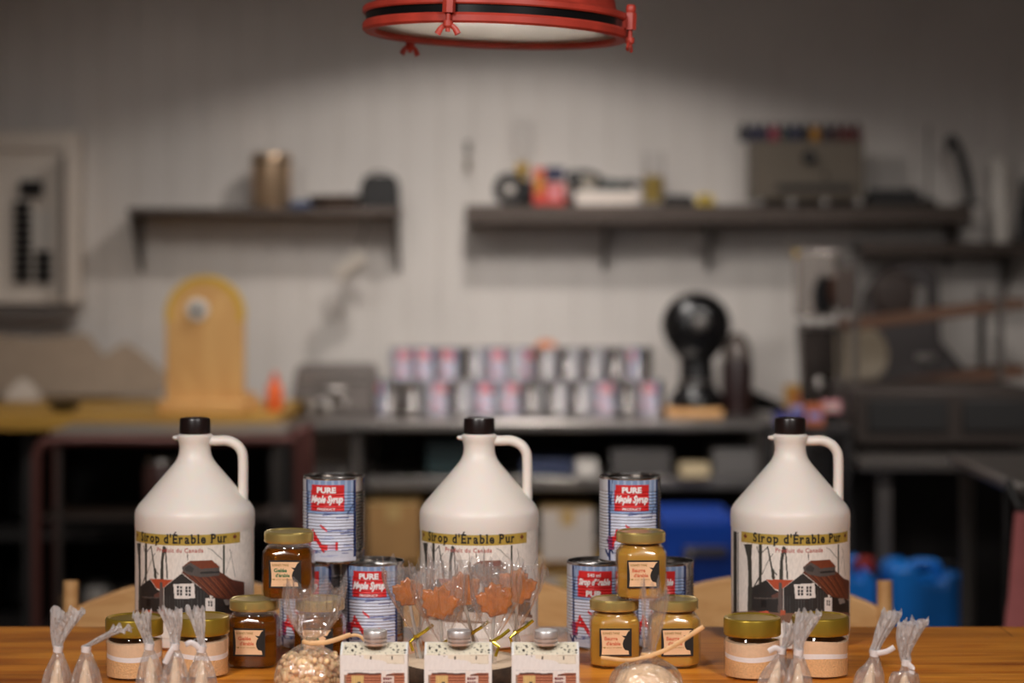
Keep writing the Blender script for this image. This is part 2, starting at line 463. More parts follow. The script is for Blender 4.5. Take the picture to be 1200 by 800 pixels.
# ------------------------------------------------------------------ chairs behind the table
def chair(label, cx, Y, copy=None):
    X = (cx-600)*Y/F
    if copy: return dup(copy, (X, Y, 0), 0, label)
    t = thing('dining_chair', label, 'chair', (X, Y, 0), 0, 'beech chairs tucked behind the table')
    def sec(z): return .02*max(0, (z-.45)/.33)
    for s in (-1, 1):
        bm = B(); pts = [Vector((s*.218, 0+sec(z)*2, z)) for z in (0, .2, .45, .6, .70, .76, .772)]
        tube(bm, catmull(pts, 4), [.0135]*25, 12, sx=1, sy=1.15); obj('back_post', bm, M_beech, t)
        bm = B(); tube(bm, [(s*.205, -.40, 0), (s*.205, -.40, .44)], .016, 12); obj('leg', bm, M_beech, t)
    # arched top rail, curved backwards
    rings = []
    for k in range(25):
        u = -1+2*k/24; xx = u*.206
        top = .728+.048*(math.cos(u*PI/2)**.9 if abs(u) < 1 else 0); bot = .648+.025*(1-u*u)
        y = .035+.035*(1-u*u)
        rings.append([Vector((xx, y-.010, bot)), Vector((xx, y+.010, bot)), Vector((xx, y+.010, top)), Vector((xx, y-.010, top))])
    bm = B(); loft(bm, rings); obj('top_rail', bm, M_beech, t, bevel=.004)
    bm = B(); box(bm, (0, -.20, .455), (.43, .43, .03)); obj('seat', bm, M_beech, t, bevel=.01)
    bm = B(); box(bm, (0, -.40, .40), (.39, .02, .05)); box(bm, (0, -.01, .40), (.41, .02, .05)); box(bm, (.207, -.2, .40), (.02, .38, .05)); box(bm, (-.207, -.2, .40), (.02, .38, .05))
    obj('seat_frame', bm, M_beech, t, bevel=.003)
    return t
ch = chair('beech chair behind the left syrup jug with its arched back above the table edge', 228, 3.78)
chair('beech chair behind the lollipops, back rail showing right of the middle jug', 560, 3.82, ch)
chair('beech chair behind the right syrup jug with a rounded post right of the jug', 891, 3.78, ch)

# ------------------------------------------------------------------ syrup jugs
def jug_label(parent):
    R = .0846
    def conv(x, y):
        s = max(-.985, min(.985, (x-463)/394)); a = math.asin(s)
        D = 3.17-.084*math.cos(a)
        return (math.degrees(a)-5, EYE-(600+y/5.714-300)*D/F-TZ)
    us = np.linspace(-84, 84, 331); vs = np.linspace(.018, .1622, 195)
    U, V = np.meshgrid((us[1:]+us[:-1])/2, (vs[1:]+vs[:-1])/2)
    C = np.zeros((*U.shape, 3)); C[:] = (226, 216, 206)
    rng = np.random.default_rng(3)
    def P(pts, col):
        C[inpoly([conv(*p) for p in pts], U, V)] = col
    def L(p, q, w, col, w2=None):
        a, b = conv(*p), conv(*q); k = 1/math.degrees(1)*R
        w_ = w/5.714/820; w2_ = None if w2 is None else w2/5.714/820
        C[seg_mask((a[0]*k, a[1]), (b[0]*k, b[1]), w_, U*k, V, w2_)] = col
    tr = (58, 56, 50)
    C[(U < -77) | (U > 78)] = (226, 216, 206)
    # birch stripes at the left edge of the print
    C[(U > -79) & (U < -70) & (V < .160)] = (44, 44, 42); C[(U > -68.5) & (U < -67) & (V < .160)] = (70, 70, 66)
    # trunks and branches
    P([(148, 215), (200, 215), (196, 300), (198, 420), (204, 670), (170, 670), (176, 420), (168, 300)], tr)
    L((252, 222), (250, 500), 24, tr); L((250, 430), (212, 500), 10, tr); L((262, 270), (300, 235), 6, tr); L((250, 300), (230, 235), 6, tr)
    L((298, 232), (336, 440), 9, tr, 14); L((330, 390), (334, 440), 22, tr); L((300, 330), (330, 280), 5, tr); L((262, 420), (300, 330), 4, tr)
    L((400, 240), (386, 330), 22, tr, 20); L((386, 330), (378, 650), 20, tr, 34); L((410, 240), (424, 445), 10, tr); L((340, 400), (356, 420), 6, tr)
    L((762, 218), (762, 420), 14, (56, 60, 50)); L((700, 245), (752, 305), 5, (110, 110, 100)); L((680, 235), (700, 245), 4, (110, 110, 100))
    L((790, 235), (812, 420), 4, (120, 118, 110)); L((800, 250), (770, 400), 3, (130, 126, 120))
    L((559, 270), (560, 318), 4, (90, 80, 76))
    # little barn
    P([(196, 680), (200, 505), (288, 455), (345, 520), (395, 545), (395, 680)], (40, 37, 36))
    P([(288, 450), (466, 452), (400, 505), (385, 520), (345, 516)], (176, 74, 44))
    P([(320, 560), (395, 520), (395, 560), (330, 585)], (96, 62, 54))
    P([(210, 572), (395, 572), (395, 580), (210, 580)], (84, 76, 72)); P([(255, 590), (290, 590), (290, 640), (255, 640)], (18, 16, 16))
    L((378, 480), (378, 660), 20, (92, 80, 76), 32)
    # main barn
    P([(398, 690), (398, 510), (522, 408), (690, 545), (690, 690)], (44, 40, 38))
    for k in range(16):
        xx = 405+k*18
        L((xx, 520 if xx > 450 else 560), (xx, 690), 3, (62+rng.integers(0, 26),)*3)
    P([(522, 404), (540, 380), (745, 392), (800, 440), (845, 455), (845, 580), (735, 575), (690, 548), (600, 466)], (92, 46, 30))
    for k in range(14):
        f = k/13
        L((535+f*250, 388+f*55), (690+f*150, 548+f*20), 5, [(120, 62, 40), (72, 38, 28), (132, 74, 48)][k % 3])
    P([(524, 368), (572, 328), (640, 372), (740, 362), (740, 415), (640, 430), (560, 415), (530, 392)], (84, 76, 72))
    L((640, 400), (738, 392), 12, (40, 38, 38)); P([(540, 372), (570, 350), (600, 372), (590, 400), (545, 392)], (58, 54, 52))
    P([(520, 370), (575, 322), (700, 312), (746, 362), (640, 374), (578, 334)], (116, 56, 34))
    P([(700, 560), (845, 585), (845, 690), (700, 690)], (36, 32, 30)); P([(760, 575), (800, 570), (812, 600), (770, 612)], (130, 122, 116))
    P([(466, 482), (600, 472), (606, 572), (474, 578)], (226, 216, 208))
    for ix in range(2):
        for jx in range(2):
            for j in range(3):
                x0 = 492+ix*54+jx*20; y0 = 494+j*23
                P([(x0, y0), (x0+14, y0), (x0+14, y0+17), (x0, y0+17)], (30, 28, 28))
    P([(666, 570), (718, 568), (718, 662), (666, 662)], (226, 216, 208))
    for jx in range(2):
        for j in range(2):
            x0 = 680+jx*14; y0 = 586+j*20
            P([(x0, y0), (x0+10, y0), (x0+10, y0+16), (x0, y0+16)], (36, 34, 34))
    P([(75, 690), (850, 690), (850, 668), (720, 660), (380, 672), (200, 664), (75, 672)], (120, 86, 66))
    P([(240, 668), (300, 660), (310, 680), (250, 684)], (196, 92, 62)); P([(380, 655), (410, 655), (410, 690), (380, 690)], (176, 84, 56))
    P([(470, 668), (720, 662), (845, 690), (845, 720), (470, 720)], (206, 190, 178))
    # gold band with two leaves
    zt = conv(463, 138)[1]; zb = conv(463, 226)[1]
    C[(U > -62) & (U < 64) & (V < zt) & (V > zb)] = (176, 146, 62)
    leafp = [(0, 1), (.2, .55), (.5, .7), (.4, .3), (.95, .35), (.75, .05), (.9, -.1), (.3, -.45), (.1, -.4), (.08, -1), (-.08, -1), (-.1, -.4), (-.3, -.45), (-.9, -.1), (-.75, .05), (-.95, .35), (-.4, .3), (-.5, .7), (-.2, .55)]
    for a0 in (-56, 57):
        k = math.degrees(.0042/R)
        C[inpoly([(a0+x*k, (zt+zb)/2+y*.0046) for x, y in leafp], U, V)] = (104, 40, 34)
    lab = art_mesh('label', us, vs, lambda u, v: (R*math.sin(math.radians(u)), -R*math.cos(math.radians(u)), v), C, MATS['label_print'], parent)
    R2 = R+.0004
    mp = lambda s, z: (R2*math.sin(s/R2), -R2*math.cos(s/R2), z)
    bm = B()
    V_, F_ = serif_word("Sirop d'Érable Pur")
    arc = R2*math.radians(93); V_ = fit(V_, arc, None, R2*math.radians(1), 0)
    ys = sorted(v[1] for v in V_)
    sc = .0108/((arc/1.0)); # cap height is set below
    caph = .0122
    V0, _ = serif_word('P'); h0 = max(v[1] for v in V0)-min(v[1] for v in V0)
    Vr, Fr = serif_word("Sirop d'Érable Pur", .030)
    xs_ = [v[0] for v in Vr]; sx = arc/(max(xs_)-min(xs_)); mx = (max(xs_)+min(xs_))/2
    zb_ = (zt+zb)/2-caph*.46
    add_flat(bm, [((a-mx)*sx+R2*math.radians(1), b*caph+zb_) for a, b in Vr], Fr, mp)
    obj('lettering', bm, M_ink, lab, smooth=False)
    bm = B(); V_, F_ = glyphs('Produit du Canada', .012, 0, 1.1)
    z2 = conv(463, 256)[1]
    add_flat(bm, fit(V_, R2*math.radians(46), .0062, R2*math.radians(1), z2), F_, mp)
    obj('lettering', bm, M_redink, lab, smooth=False)
    bm = B(); V_, F_ = glyphs('4 Litre', .02)
    add_flat(bm, fit(V_, R2*math.radians(17), .006, R2*math.radians(58), .036), F_, mp)
    obj('lettering', bm, M_ink, lab, smooth=False)
    return lab

art_mat('label_print', .5, 0, .10, 260)
def make_jug(label):
    t = thing('syrup_jug', label, 'jug', (0, 0, TZ), 0, 'cream syrup jugs in a row at the back of the table')
    bm = B()
    prof = [(0, .004), (.050, .004), (.060, 0), (.076, 0), (.082, .004), (.084, .012), (.084, .162), (.0850, .165), (.0850, .182), (.0846, .186), (.0836, .1895), (.0815, .1935), (.0788, .1975),
            (.030, .2545), (.0262, .260), (.0236, .266), (.0222, .273), (.0222, .279), (.0234, .285), (.0252, .289), (.0256, .2935), (.0235, .2955), (.021, .2960), (.0205, .310), (.0165, .310), (.0165, .29), (0, .28)]
    lathe(bm, prof, 96)
    # pouring lip of the flange
    tube(bm, [(-.018, 0, .2905), (-.028, 0, .2905), (-.0315, 0, .2915)], [.006, .0045, .0025], 12, sx=.75, sy=1.6)
    obj('body', bm, M_jug, t)
    bm = B(); Zt = .2865
    pts = catmull([(.012, 0, Zt), (.030, 0, Zt), (.046, 0, Zt), (.0595, 0, Zt-.006), (.0672, 0, Zt-.017), (.0688, 0, Zt-.032), (.0688, 0, Zt-.06), (.0688, 0, Zt-.084)], 6)
    tube(bm, pts, .0072, 20, sx=1, sy=1.35, up=(0, 1, 0)); obj('handle', bm, M_jug, t)
    bm = B(); seg = 72; prof = [(.0195, .2968), (.0214, .2968), (.0216, .300), (.0214, .3165), (.0205, .3188), (.017, .3195), (.0165, .3185), (0, .3183)]
    lathe(bm, prof, seg)
    for v in bm.verts:
        r = math.hypot(v.co.x, v.co.y)
        if r > .021 and v.co.z > .2995:
            a = math.atan2(v.co.y, v.co.x); k = 1+.018*math.cos(36*a); v.co.x *= k; v.co.y *= k
    obj('cap', bm, M_cap, t)
    lab = jug_label(t)
    return t
JD = 3.17
j1 = make_jug('cream syrup jug at the left end, tree and barn label turned slightly to the left')
j1.location = ((228.5-600)*JD/F, JD, TZ); j1.rotation_euler.z = math.radians(-8)
for c in j1.children:
    if c.name.startswith(('handle', 'body', 'cap')): c.rotation_euler.z = math.radians(8)
def jugcopy(px, deg, label):
    c = dup(j1, ((px-600)*JD/F, JD, TZ), math.radians(deg), label)
    for q in c.children:
        if q.name.startswith(('handle', 'body', 'cap')): q.rotation_euler.z = math.radians(-deg)
    return c
jugcopy(561.5, -11, 'cream syrup jug in the middle, standing behind the leaf lollipops')
jugcopy(926, 1, 'cream syrup jug at the right end behind two gold-lidded layered jars')

# ------------------------------------------------------------------ syrup cans
art_mat('can_print', .35, .1, .05, 300)
def can_r(z):
    if .018 < z < .1: return .0428+.0008*math.sin(2*PI*(z-.018)/.0043)
    return .0430
def can_art(parent, french):
    us = np.linspace(-118, 50, 141); vs = np.concatenate([np.linspace(.0035, .018, 12), np.linspace(.018, .1, 150)[1:], np.linspace(.1, .1165, 14)[1:]])
    U, V = np.meshgrid((us[1:]+us[:-1])/2, (vs[1:]+vs[:-1])/2)
    C = np.zeros((*U.shape, 3)); C[:] = (198, 200, 214)
    f = 1-(V-.0035)/.113
    rng = np.random.default_rng(5)
    C[(f < .42) & (U > -58)] = (128, 150, 186)
    C[(f < .30) & (U > -50) & (U < 50) & (np.sin(U*.5) > .4)] = (160, 176, 204)
    for k in range(26):
        fa = rng.uniform(.40, .98); ua = rng.uniform(-48, 35); L_ = rng.uniform(8, 34)
        C[seg_mask((ua, fa*60), (ua+L_, fa*60+rng.uniform(-1, 1)), .9, U, f*60)] = [(120, 130, 170), (96, 104, 150), (168, 172, 200)][k % 3]
    C[U < -60] = (188, 186, 190)
    k = 60
    def L(a, b, w, c): C[seg_mask((a[0], a[1]*k), (b[0], b[1]*k), w, U, f*k)] = c
    navy = (28, 44, 92)
    L((-55, 0), (-53, 1), 5.5, navy); L((-50, .2), (-56, .5), 1.6, navy); L((-47, 0), (-50, .35), 1.6, (60, 84, 130))
    L((-60, .75), (-46, .9), 2.5, navy); L((-64, .88), (-52, .97), 3, navy)
    L((47, 0), (47, 1), 5, navy); L((44, .3), (30, .42), 1.2, navy); L((36, .36), (30, .5), 1, (80, 96, 140))
    red = (206, 42, 44)
    C[(U > -43) & (U < 25) & (f > .06) & (f < .385)] = red
    C[(U > -43) & (U < -40) & (f > .06) & (f < .12)] = (128, 150, 186)
    C[(U > -58) & (U < -42) & (f > .70) & (f < .86)] = (120, 50, 90)
    L((-46, .80), (-38, .64), 3.6, red); L((-38, .64), (-14, .86), 4.4, red); L((-46, .72), (-26, .74), 3, red); L((-20, .56), (-8, .62), 2, red)
    C[(U > -16) & (U < -6) & (f > .79) & (f < .86)] = red; C[(U > 8) & (U < 13) & (f > .76) & (f < .86)] = red
    C[(U > -6) & (U < 8) & (f > .79) & (f < .85)] = (190, 150, 170)
    C[(f > .95) & (U > -44)] = (206, 206, 218)
    def mp(u, v, e=.0006):
        r = can_r(v)+e; a = math.radians(u); return (r*math.sin(a), -r*math.cos(a), v)
    lab = art_mesh('label', us, vs, mp, C, MATS['can_print'], parent)
    R = .0446
    mp2 = lambda s, z: (R*math.sin(s/R), -R*math.cos(s/R), z)
    z = lambda q: .1165-.113*q
    c0 = R*math.radians(-9)
    bm = B()
    if french:
        rows = [('540 ml', .02, 0, 24, .005, .105), ("Sirop d'érable", .045, .35, 60, .0125, .20), ('PUR', .05, 0, 30, .0085, .335)]
    else:
        rows = [('PURE', .05, 0, 36, .0085, .12), ('Maple Syrup', .05, .35, 62, .0140, .245), ('PRODUCT', .02, 0, 34, .0036, .355)]
    for tx, bo, sh, wd, h, q in rows:
        V_, F_ = glyphs(tx, bo, sh); add_flat(bm, fit(V_, R*math.radians(wd), h, c0, z(q)), F_, mp2)
    obj('lettering', bm, M_white_ink, lab, smooth=False)
def make_can(label, french=False):
    t = thing('syrup_can', label, 'can', (0, 0, TZ))
    bm = B()
    zz = [.0, .0012, .0030, .0042]+list(np.linspace(.0052, .018, 4))+list(np.linspace(.018, .1, 153)[1:])+[.108, .1155, .1168, .1184, .1196, .12]
    prof = []
    for z in zz:
        if z < .0035 or z > .1165: r = .0438 if .0005 < z < .1195 else .0434
        else: r = can_r(z)
        prof.append((r, z))
    prof += [(.0424, .12), (.0420, .1165)]
    lathe(bm, [(0, .0015), (.041, .0015), (.0418, 0)]+prof, 72)
    obj('body', bm, M_tin, t)
    bm = B(); lathe(bm, [(.0421, .1162), (.0390, .1160), (.0380, .1174), (.0370, .1160), (.0330, .1160), (.0322, .1170), (.0312, .1160), (.012, .1160), (.011, .1166), (0, .1166)], 64)
    obj('lid', bm, M_tin, t)
    can_art(t, french)
    return t
CD = 3.14
def canpos(px, lev, D=CD): return ((px-600)*D/F, D, TZ+.1203*lev)
can_en = make_can('syrup can reading PURE, topmost of the stack left of the middle jug')
can_en['group'] = 'ribbed tin syrup cans on the table'
can_en.location = canpos(391.5, 1); can_en.rotation_euler.z = math.radians(-1)
dup(can_en, canpos(364.0, 0), math.radians(-4), 'lower syrup can half hidden behind the two dark jars and the puffed candy bag')
dup(can_en, canpos(437.5, 0), math.radians(4), 'lower syrup can reading PURE, just left of the leaf lollipops')
dup(can_en, canpos(738.5, 1), math.radians(9), 'syrup can on top of the right stack, with a mustard jar in front of it')
can_fr = make_can("syrup can reading Sirop d'érable PUR, lower left of the right stack", True)
can_fr['group'] = 'ribbed tin syrup cans on the table'
can_fr.location = canpos(700.5, 0); can_fr.rotation_euler.z = math.radians(0)
dup(can_fr, canpos(777.0, 0), math.radians(-6), 'lower syrup can mostly hidden at the right behind the mustard jars')

# back counter pyramid of cans
COUNTER_Z = .753
lefts = ['first', 'second', 'third', 'fourth', 'fifth', 'sixth', 'seventh', 'eighth', 'ninth', 'tenth', 'eleventh', 'twelfth']
rr = random.Random(5)
for lev, n, x0 in ((0, 12, 455.2), (1, 11, 469.5)):
    for k in range(n):
        D = 8.16
        px = x0+k*28.12
        src = can_en if rr.random() < .6 else can_fr
        dup(src, ((px-600)*D/F, D, COUNTER_Z+.0005+.1203*lev), math.radians(rr.choice([0, -20, 15, 120, 60, -60, 150, 30, 180])),
            'blurred syrup can on the back counter, %s from the left in the %s row' % (lefts[k], 'upper' if lev else 'lower'), 'stacked syrup cans on the back counter')

# ------------------------------------------------------------------ small square jars
def sq_ring(w, c, z, blend, rc, n=64):
    """square with cut corners blended into a circle of radius rc"""
    out = []
    for k in range(n):
        a = 2*PI*(k+.5)/n
        ca, sa = math.cos(a), math.sin(a)
        r1 = w/max(abs(ca), abs(sa))
        d = (2*w-c)/(abs(ca)+abs(sa))
        r = min(r1, d); r = r*(1-blend)+rc*blend
        out.append(Vector((r*ca, r*sa, z)))
    return out
JW = .0338
def jar_rings(s, ztop, z0=0.):
    w = JW*s
    return [sq_ring(w*.90, .014, z0, 0, 0), sq_ring(w*.97, .014, z0+.002, 0, 0), sq_ring(w, .014, z0+.006, 0, 0), sq_ring(w, .014, ztop-.010, 0, 0),
            sq_ring(w*.985, .014, ztop-.006, .05, w*.9), sq_ring(w*.94, .014, ztop-.002, .35, w*.9), sq_ring(w*.9, .014, ztop, .8, .0300*s)]
LABEL_POLY = [(-.0185, .0150), (.0178, .0150), (.0160, .0100), (.0140, .0070), (.0108, .0030), (.0100, -.0030), (.0122, -.0072), (.0160, -.0088), (.0168, -.0150), (-.0175, -.0152), (-.0168, -.006), (-.0172, .004)]
PEAR = [(.0162, .0140), (.0175, .0140), (.0175, -.0110), (.0150, -.0098), (.0118, -.0092), (.0096, -.0060), (.0088, -.0015), (.0100, .0030), (.0118, .0052), (.0095, .0068), (.0078, .0086), (.0105, .0080), (.0128, .0080), (.0142, .0105)]
def make_jar(label, kind, group):
    t = thing('preserve_jar', label, 'jar', (0, 0, TZ), 0, group)
    content = M_jelly if kind != 'butter' else M_butter
    bm = B(); loft(bm, jar_rings(1, .070)); 
    lathe(bm, [(.0298, .0695), (.0285, .0720), (.0285, .0790), (.0262, .0790), (.0262, .0720)], 48)
    obj('glass', bm, M_glass, t)
    bm = B(); r = jar_rings(.955, .0685, .003)
    loft(bm, r+[[Vector((v.x*.9, v.y*.9, .0735)) for v in r[-1]]]) if kind == 'butter' else loft(bm, r)
    obj('contents', bm, content, t)
    bm = B(); lathe(bm, [(.0290, .0762), (.0325, .0760), (.0333, .0775), (.0330, .0800), (.0333, .0860), (.0328, .0888), (.0305, .0905), (.0285, .0900), (.0275, .0890), (0, .0892)], 64)
    obj('lid', bm, M_palegold, t)
    yf = -(JW+.0004)
    bm = B(); prism(bm, [(-.0215, -.0185), (.0215, -.0185), (.0215, .0185), (-.0215, .0185)], yf-.0002, yf)
    lab = obj('label', bm, M_ink, t, smooth=False); lab.location.z = .0365
    bm = B(); prism(bm, [(x*1.06, z*1.08) for x, z in LABEL_POLY], yf-.0004, yf-.0002); obj('paper_face', bm, M_peach, lab, smooth=False)
    bm = B(); prism(bm, [(x*1.06, z*1.08) for x, z in PEAR], yf-.0006, yf-.0004); obj('pear_silhouette', bm, M_ink, lab, smooth=False)
    mp = lambda a, b: (a, yf-.0007, b)
    hc = M_olive_ink
    bm = B()
    V_, F_ = glyphs("SUNNE'S TWAE", .02); add_flat(bm, fit(V_, .0225, .0032, -.006, .0122), F_, mp)
    obj('lettering', bm, hc, lab, smooth=False)
    bm = B(); big = {'green': M_green, 'red': M_orange_ink, 'butter': M_orange_ink}[kind]
    a, b = ('Gelée', "d'érable") if kind != 'butter' else ('Beurre', "d'érable")
    V_, F_ = glyphs(a, .03); add_flat(bm, fit(V_, .0175, .0052, -.0060, .0052), F_, mp)
    V_, F_ = glyphs(b, .03); add_flat(bm, fit(V_, .0190, .0050, -.0030, -.0014), F_, mp)
    obj('lettering', bm, big, lab, smooth=False)
    bm = B()
    V_, F_ = glyphs("pur érable", .0); add_flat(bm, fit(V_, .0200, .0022, -.0015, -.0070), F_, mp)
    add_flat(bm, [(-.0175, -.0066), (-.0140, -.0058), (-.0128, -.0070), (-.0145, -.0082)], [(0, 1, 2, 3)], mp)
    obj('lettering', bm, M_olive_ink, lab, smooth=False)
    return t
SJ = 2.985
def sj(px, lev): return ((px-600)*SJ/F, SJ, TZ+.0906*lev)
g1 = 'dark amber jelly jars'
g2 = 'mustard coloured maple butter jars'
a = make_jar('dark amber jar with green lettering, standing on two dark jars', 'green', g1); a.location = sj(338.5, 1); a.rotation_euler.z = math.radians(-3)
b_ = make_jar('dark amber jar with reddish lettering, lower left of the dark jars', 'red', g1); b_.location = sj(298, 0); b_.rotation_euler.z = math.radians(-5)
dup(a, (W(375, 0, SJ).x, SJ, TZ), math.radians(-2), 'dark amber jar behind the bag of puffed candy')
c = make_jar('mustard-yellow jar on top of two others, its lid in front of a can', 'butter', g2); c.location = sj(751, 1); c.rotation_euler.z = math.radians(2)
dup(c, sj(720, 0), math.radians(0), 'mustard-yellow jar at lower left, right beside the French syrup can')
dup(c, sj(789.5, 0), math.radians(4), 'mustard-yellow jar at lower right, a raffia end crossing its label')

# ------------------------------------------------------------------ layered mix jars with gold lids
def make_mix(label):
    t = thing('layered_mix_jar', label, 'jar', (0, 0, TZ), 0, 'gold-lidded jars of layered dry mix')
    bm = B(); lathe(bm, [(0, .003), (.030, .002), (.034, 0), (.0365, .003), (.0370, .008), (.0370, .046), (.0365, .050), (.0345, .0530), (.0338, .0560), (.0338, .070), (.0318, .070), (.0318, .055)], 64)
    obj('glass', bm, M_glass, t)
    rings = []
    def layer(name, zl, zh, m, ph):
        bm = B(); n = 48
        def zz(z, a, r): return z if z in (.0035,) else z+.0016*math.sin(a*2+ph+z*40)*r/.035
        R_ = .0355
        bot = [Vector((R_*math.cos(2*PI*k/n), R_*math.sin(2*PI*k/n), zz(zl, 2*PI*k/n, R_))) for k in range(n)]
        top = [Vector((R_*math.cos(2*PI*k/n), R_*math.sin(2*PI*k/n), zz(zh, 2*PI*k/n, R_))) for k in range(n)]
        loft(bm, [bot, top]); obj(name, bm, m, t)
    layer('brown_sugar_layer', .0035, .0255, mat('tan_sugar', (226, 176, 124), .9, var=.12, scale=400, bump=.6), .4)
    layer('white_sugar_layer', .0255, .0318, mat('white_sugar', (236, 226, 222), .9, var=.03, scale=300), .4)
    layer('flour_layer', .0318, .0478, mat('beige_flour', (226, 188, 152), .9, var=.04, scale=200), .4)
    bm = B(); lathe(bm, [(.0340, .0560), (.0370, .0556), (.0378, .0572), (.0376, .0600), (.0376, .0752), (.0368, .0775), (.0345, .0785), (.0325, .0778), (.0315, .0768), (0, .0770)], 72)
    obj('lid', bm, M_gold, t)
    return t
MD = 2.905
m1 = make_mix('gold-lidded jar of layered tan and white mix, leftmost, a pouch top before its right side')
m1.location = ((157.5-600)*MD/F, MD, TZ)
dup(m1, ((234-600)*MD/F, MD+.01, TZ), .7, 'gold-lidded layered jar beside the lower dark amber jar on the left')
dup(m1, ((881.5-600)*MD/F, MD, TZ), 2.9, 'gold-lidded layered jar in front of the right jug, left one of that pair')
dup(m1, ((962.5-600)*MD/F, MD+.01, TZ), 1.6, 'gold-lidded layered jar in front of the right jug, right one of that pair')
# ------------------------------------------------------------------ wood slice and leaf lollipops
SX, SY = W(541, 0, 2.86).x, 2.862
SLT = .030
t = thing('wood_slice', 'round wood slice with bark edge, holding the leaf lollipops', 'wood slice', (SX, SY, TZ))
bm = B(); lathe(bm, [(0, .0015), (.078, .0015), (.078, SLT), (0, SLT)], 64); obj('cut_face', bm, M_cut, t)
bm = B(); rg = random.Random(2)
wob = [rg.uniform(-.0015, .002) for _ in range(72)]
for seg in (0,):
    rings = []
    for z, rad in ((0, .0815), (.004, .0835), (.015, .084), (.026, .0835), (SLT-.001, .0815), (SLT-.001, .0775), (0, .0775)):
        rings.append([Vector(((rad+wob[k]*(1 if rad > .08 else 0))*math.cos(2*PI*k/72), (rad+wob[k]*(1 if rad > .08 else 0))*math.sin(2*PI*k/72), z)) for k in range(72)])
    rings.append([v.copy() for v in rings[0]])
    loft(bm, rings, cap0=False, cap1=False)
obj('bark', bm, M_barkm, t)

LEAF = [(0, 1.0), (.22, .74), (.40, .80), (.42, .50), (.60, .62), (.70, .50), (.94, .50), (.86, .30), (.92, .14), (.74, -.06), (.78, -.34), (.50, -.42), (.44, -.70), (.12, -.68)]
LEAF = LEAF+[(-x, z) for x, z in reversed(LEAF[1:])]
def crumple(parent, name, rings, m, folds=9, amp=.2, seg=72, seed=0, flat=1., top_zig=.0, fphase=0.):
    """film funnel; rings: (z, r, cx, cy)"""
    rg = random.Random(seed); ph = [rg.uniform(0, 6.28) for _ in range(6)]; am = [rg.uniform(.5, 1) for _ in range(6)]
    bm = B(); rr = []
    n = len(rings)
    # interpolate rings
    pts = catmull([Vector((cx, cy, z)) for z, r, cx, cy in rings], 4); rad = catmull([Vector((r, 0, 0)) for z, r, cx, cy in rings], 4)
    for i, (p, q) in enumerate(zip(pts, rad)):
        f = i/(len(pts)-1); ring = []
        for k in range(seg):
            a = 2*PI*k/seg
            wv = am[0]*math.sin(folds*a+ph[0]+fphase*f)+.6*am[1]*math.sin((folds+4)*a+ph[1]-2*f)+.5*am[2]*math.sin(3*a+ph[2]+2.5*f)+.3*am[3]*math.sin(23*a+ph[3])
            r = max(.0006, q.x*(1+amp*wv*.6))
            z = p.z
            if i == len(pts)-1: z += top_zig*(am[4]*math.sin(5*a+ph[4])+am[5]*math.sin(11*a+ph[5]))
            elif i == len(pts)-2: z += .5*top_zig*(am[4]*math.sin(5*a+ph[4])+am[5]*math.sin(11*a+ph[5]))
            ring.append(Vector((p.x+r*math.cos(a), p.y+r*math.sin(a)*flat, z)))
        rr.append(ring)
    loft(bm, rr, cap0=False, cap1=False)
    return obj(name, bm, m, parent)

def lollipop(label, px, py, D, size, tilt, yaw, tiepx, tiepy, topy, wide, seed):
    """px,py: leaf centre; tie point on the stick"""
    c = W(px, py, D); tp = W(tiepx, tiepy, D)
    # foot of the stick in the slice, on the line from leaf to tie
    d = (tp-c); k = (TZ+SLT-.0-c.z)/d.z; foot = c+d*k
    foot.x = max(SX-.070, min(SX+.070, foot.x))
    t = thing('leaf_lollipop', label, 'lollipop', foot, 0, 'maple leaf lollipops in clear wrappers')
    c = c-foot; tp = tp-foot
    tp.x = c.x*(tp.z/c.z)
    bm = B(); tube(bm, [(0, 0, -.018), (0, 0, 0), c+Vector((0, 0, -.004))], .0021, 10); obj('stick', bm, M_white, t)
    bm = B()
    M = Matrix.Translation(c) @ Matrix.Rotation(yaw, 4, 'Z') @ Matrix.Rotation(tilt, 4, 'Y')
    prism(bm, [(x*size, z*size-.1*size) for x, z in LEAF], -.005, .005, M=M); obj('candy', bm, M_candy, t, bevel=.0022, smooth=True)
    # wrapper: tied on the stick, wide around the leaf, open ragged top
    up = (c-tp).normalized(); zt = EYE-(topy-300)*D/F-foot.z
    def at(f, z): return tp+(c-tp)*((z-tp.z)/(c.z-tp.z))
    rings = []
    wr = wide*1.18*D/F/2
    z0 = tp.z
    for z, r in ((0.0, .0060), (max(.002, z0-.012), .0055), (z0-.004, .0036), (z0, .0028), (z0+.006, .006), ((z0+c.z)/2, wr*.55), (c.z-.006, wr*.86), (c.z+.014, wr), ((c.z+zt)/2+.01, wr*1.02), (zt, wr*1.1)):
        p = at(0, z) if z < c.z+.014 else at(0, c.z+.014)
        rings.append((z, r, p.x, p.y))
    crumple(t, 'wrapper', rings, M_cello, 5, .22, 80, seed, .62, .010)
    bm = B(); tube(bm, [tp+Vector((0, 0, -.0018)), tp+Vector((0, 0, .0018))], .0042, 12)
    s = 1 if seed % 2 else -1
    e = tp+Vector((0, -.004, 0))
    tube(bm, [e, e+Vector((.012, -.004, .008)), e+Vector((.022, -.003, .016))], .0022, 4, sx=1, sy=.25)
    tube(bm, [e, e+Vector((-.008*s, -.005, -.006)), e+Vector((-.004*s, -.004, -.018))], .002, 4, sx=1, sy=.25)
    obj('twist_tie', bm, M_goldtie, t, smooth=False)
    return t
lollipop('leaf lollipop at the far left of the wood slice, beside the syrup can', 478, 693, 2.87, .0220, -.05, .1, 488, 745, 664, 46, 1)
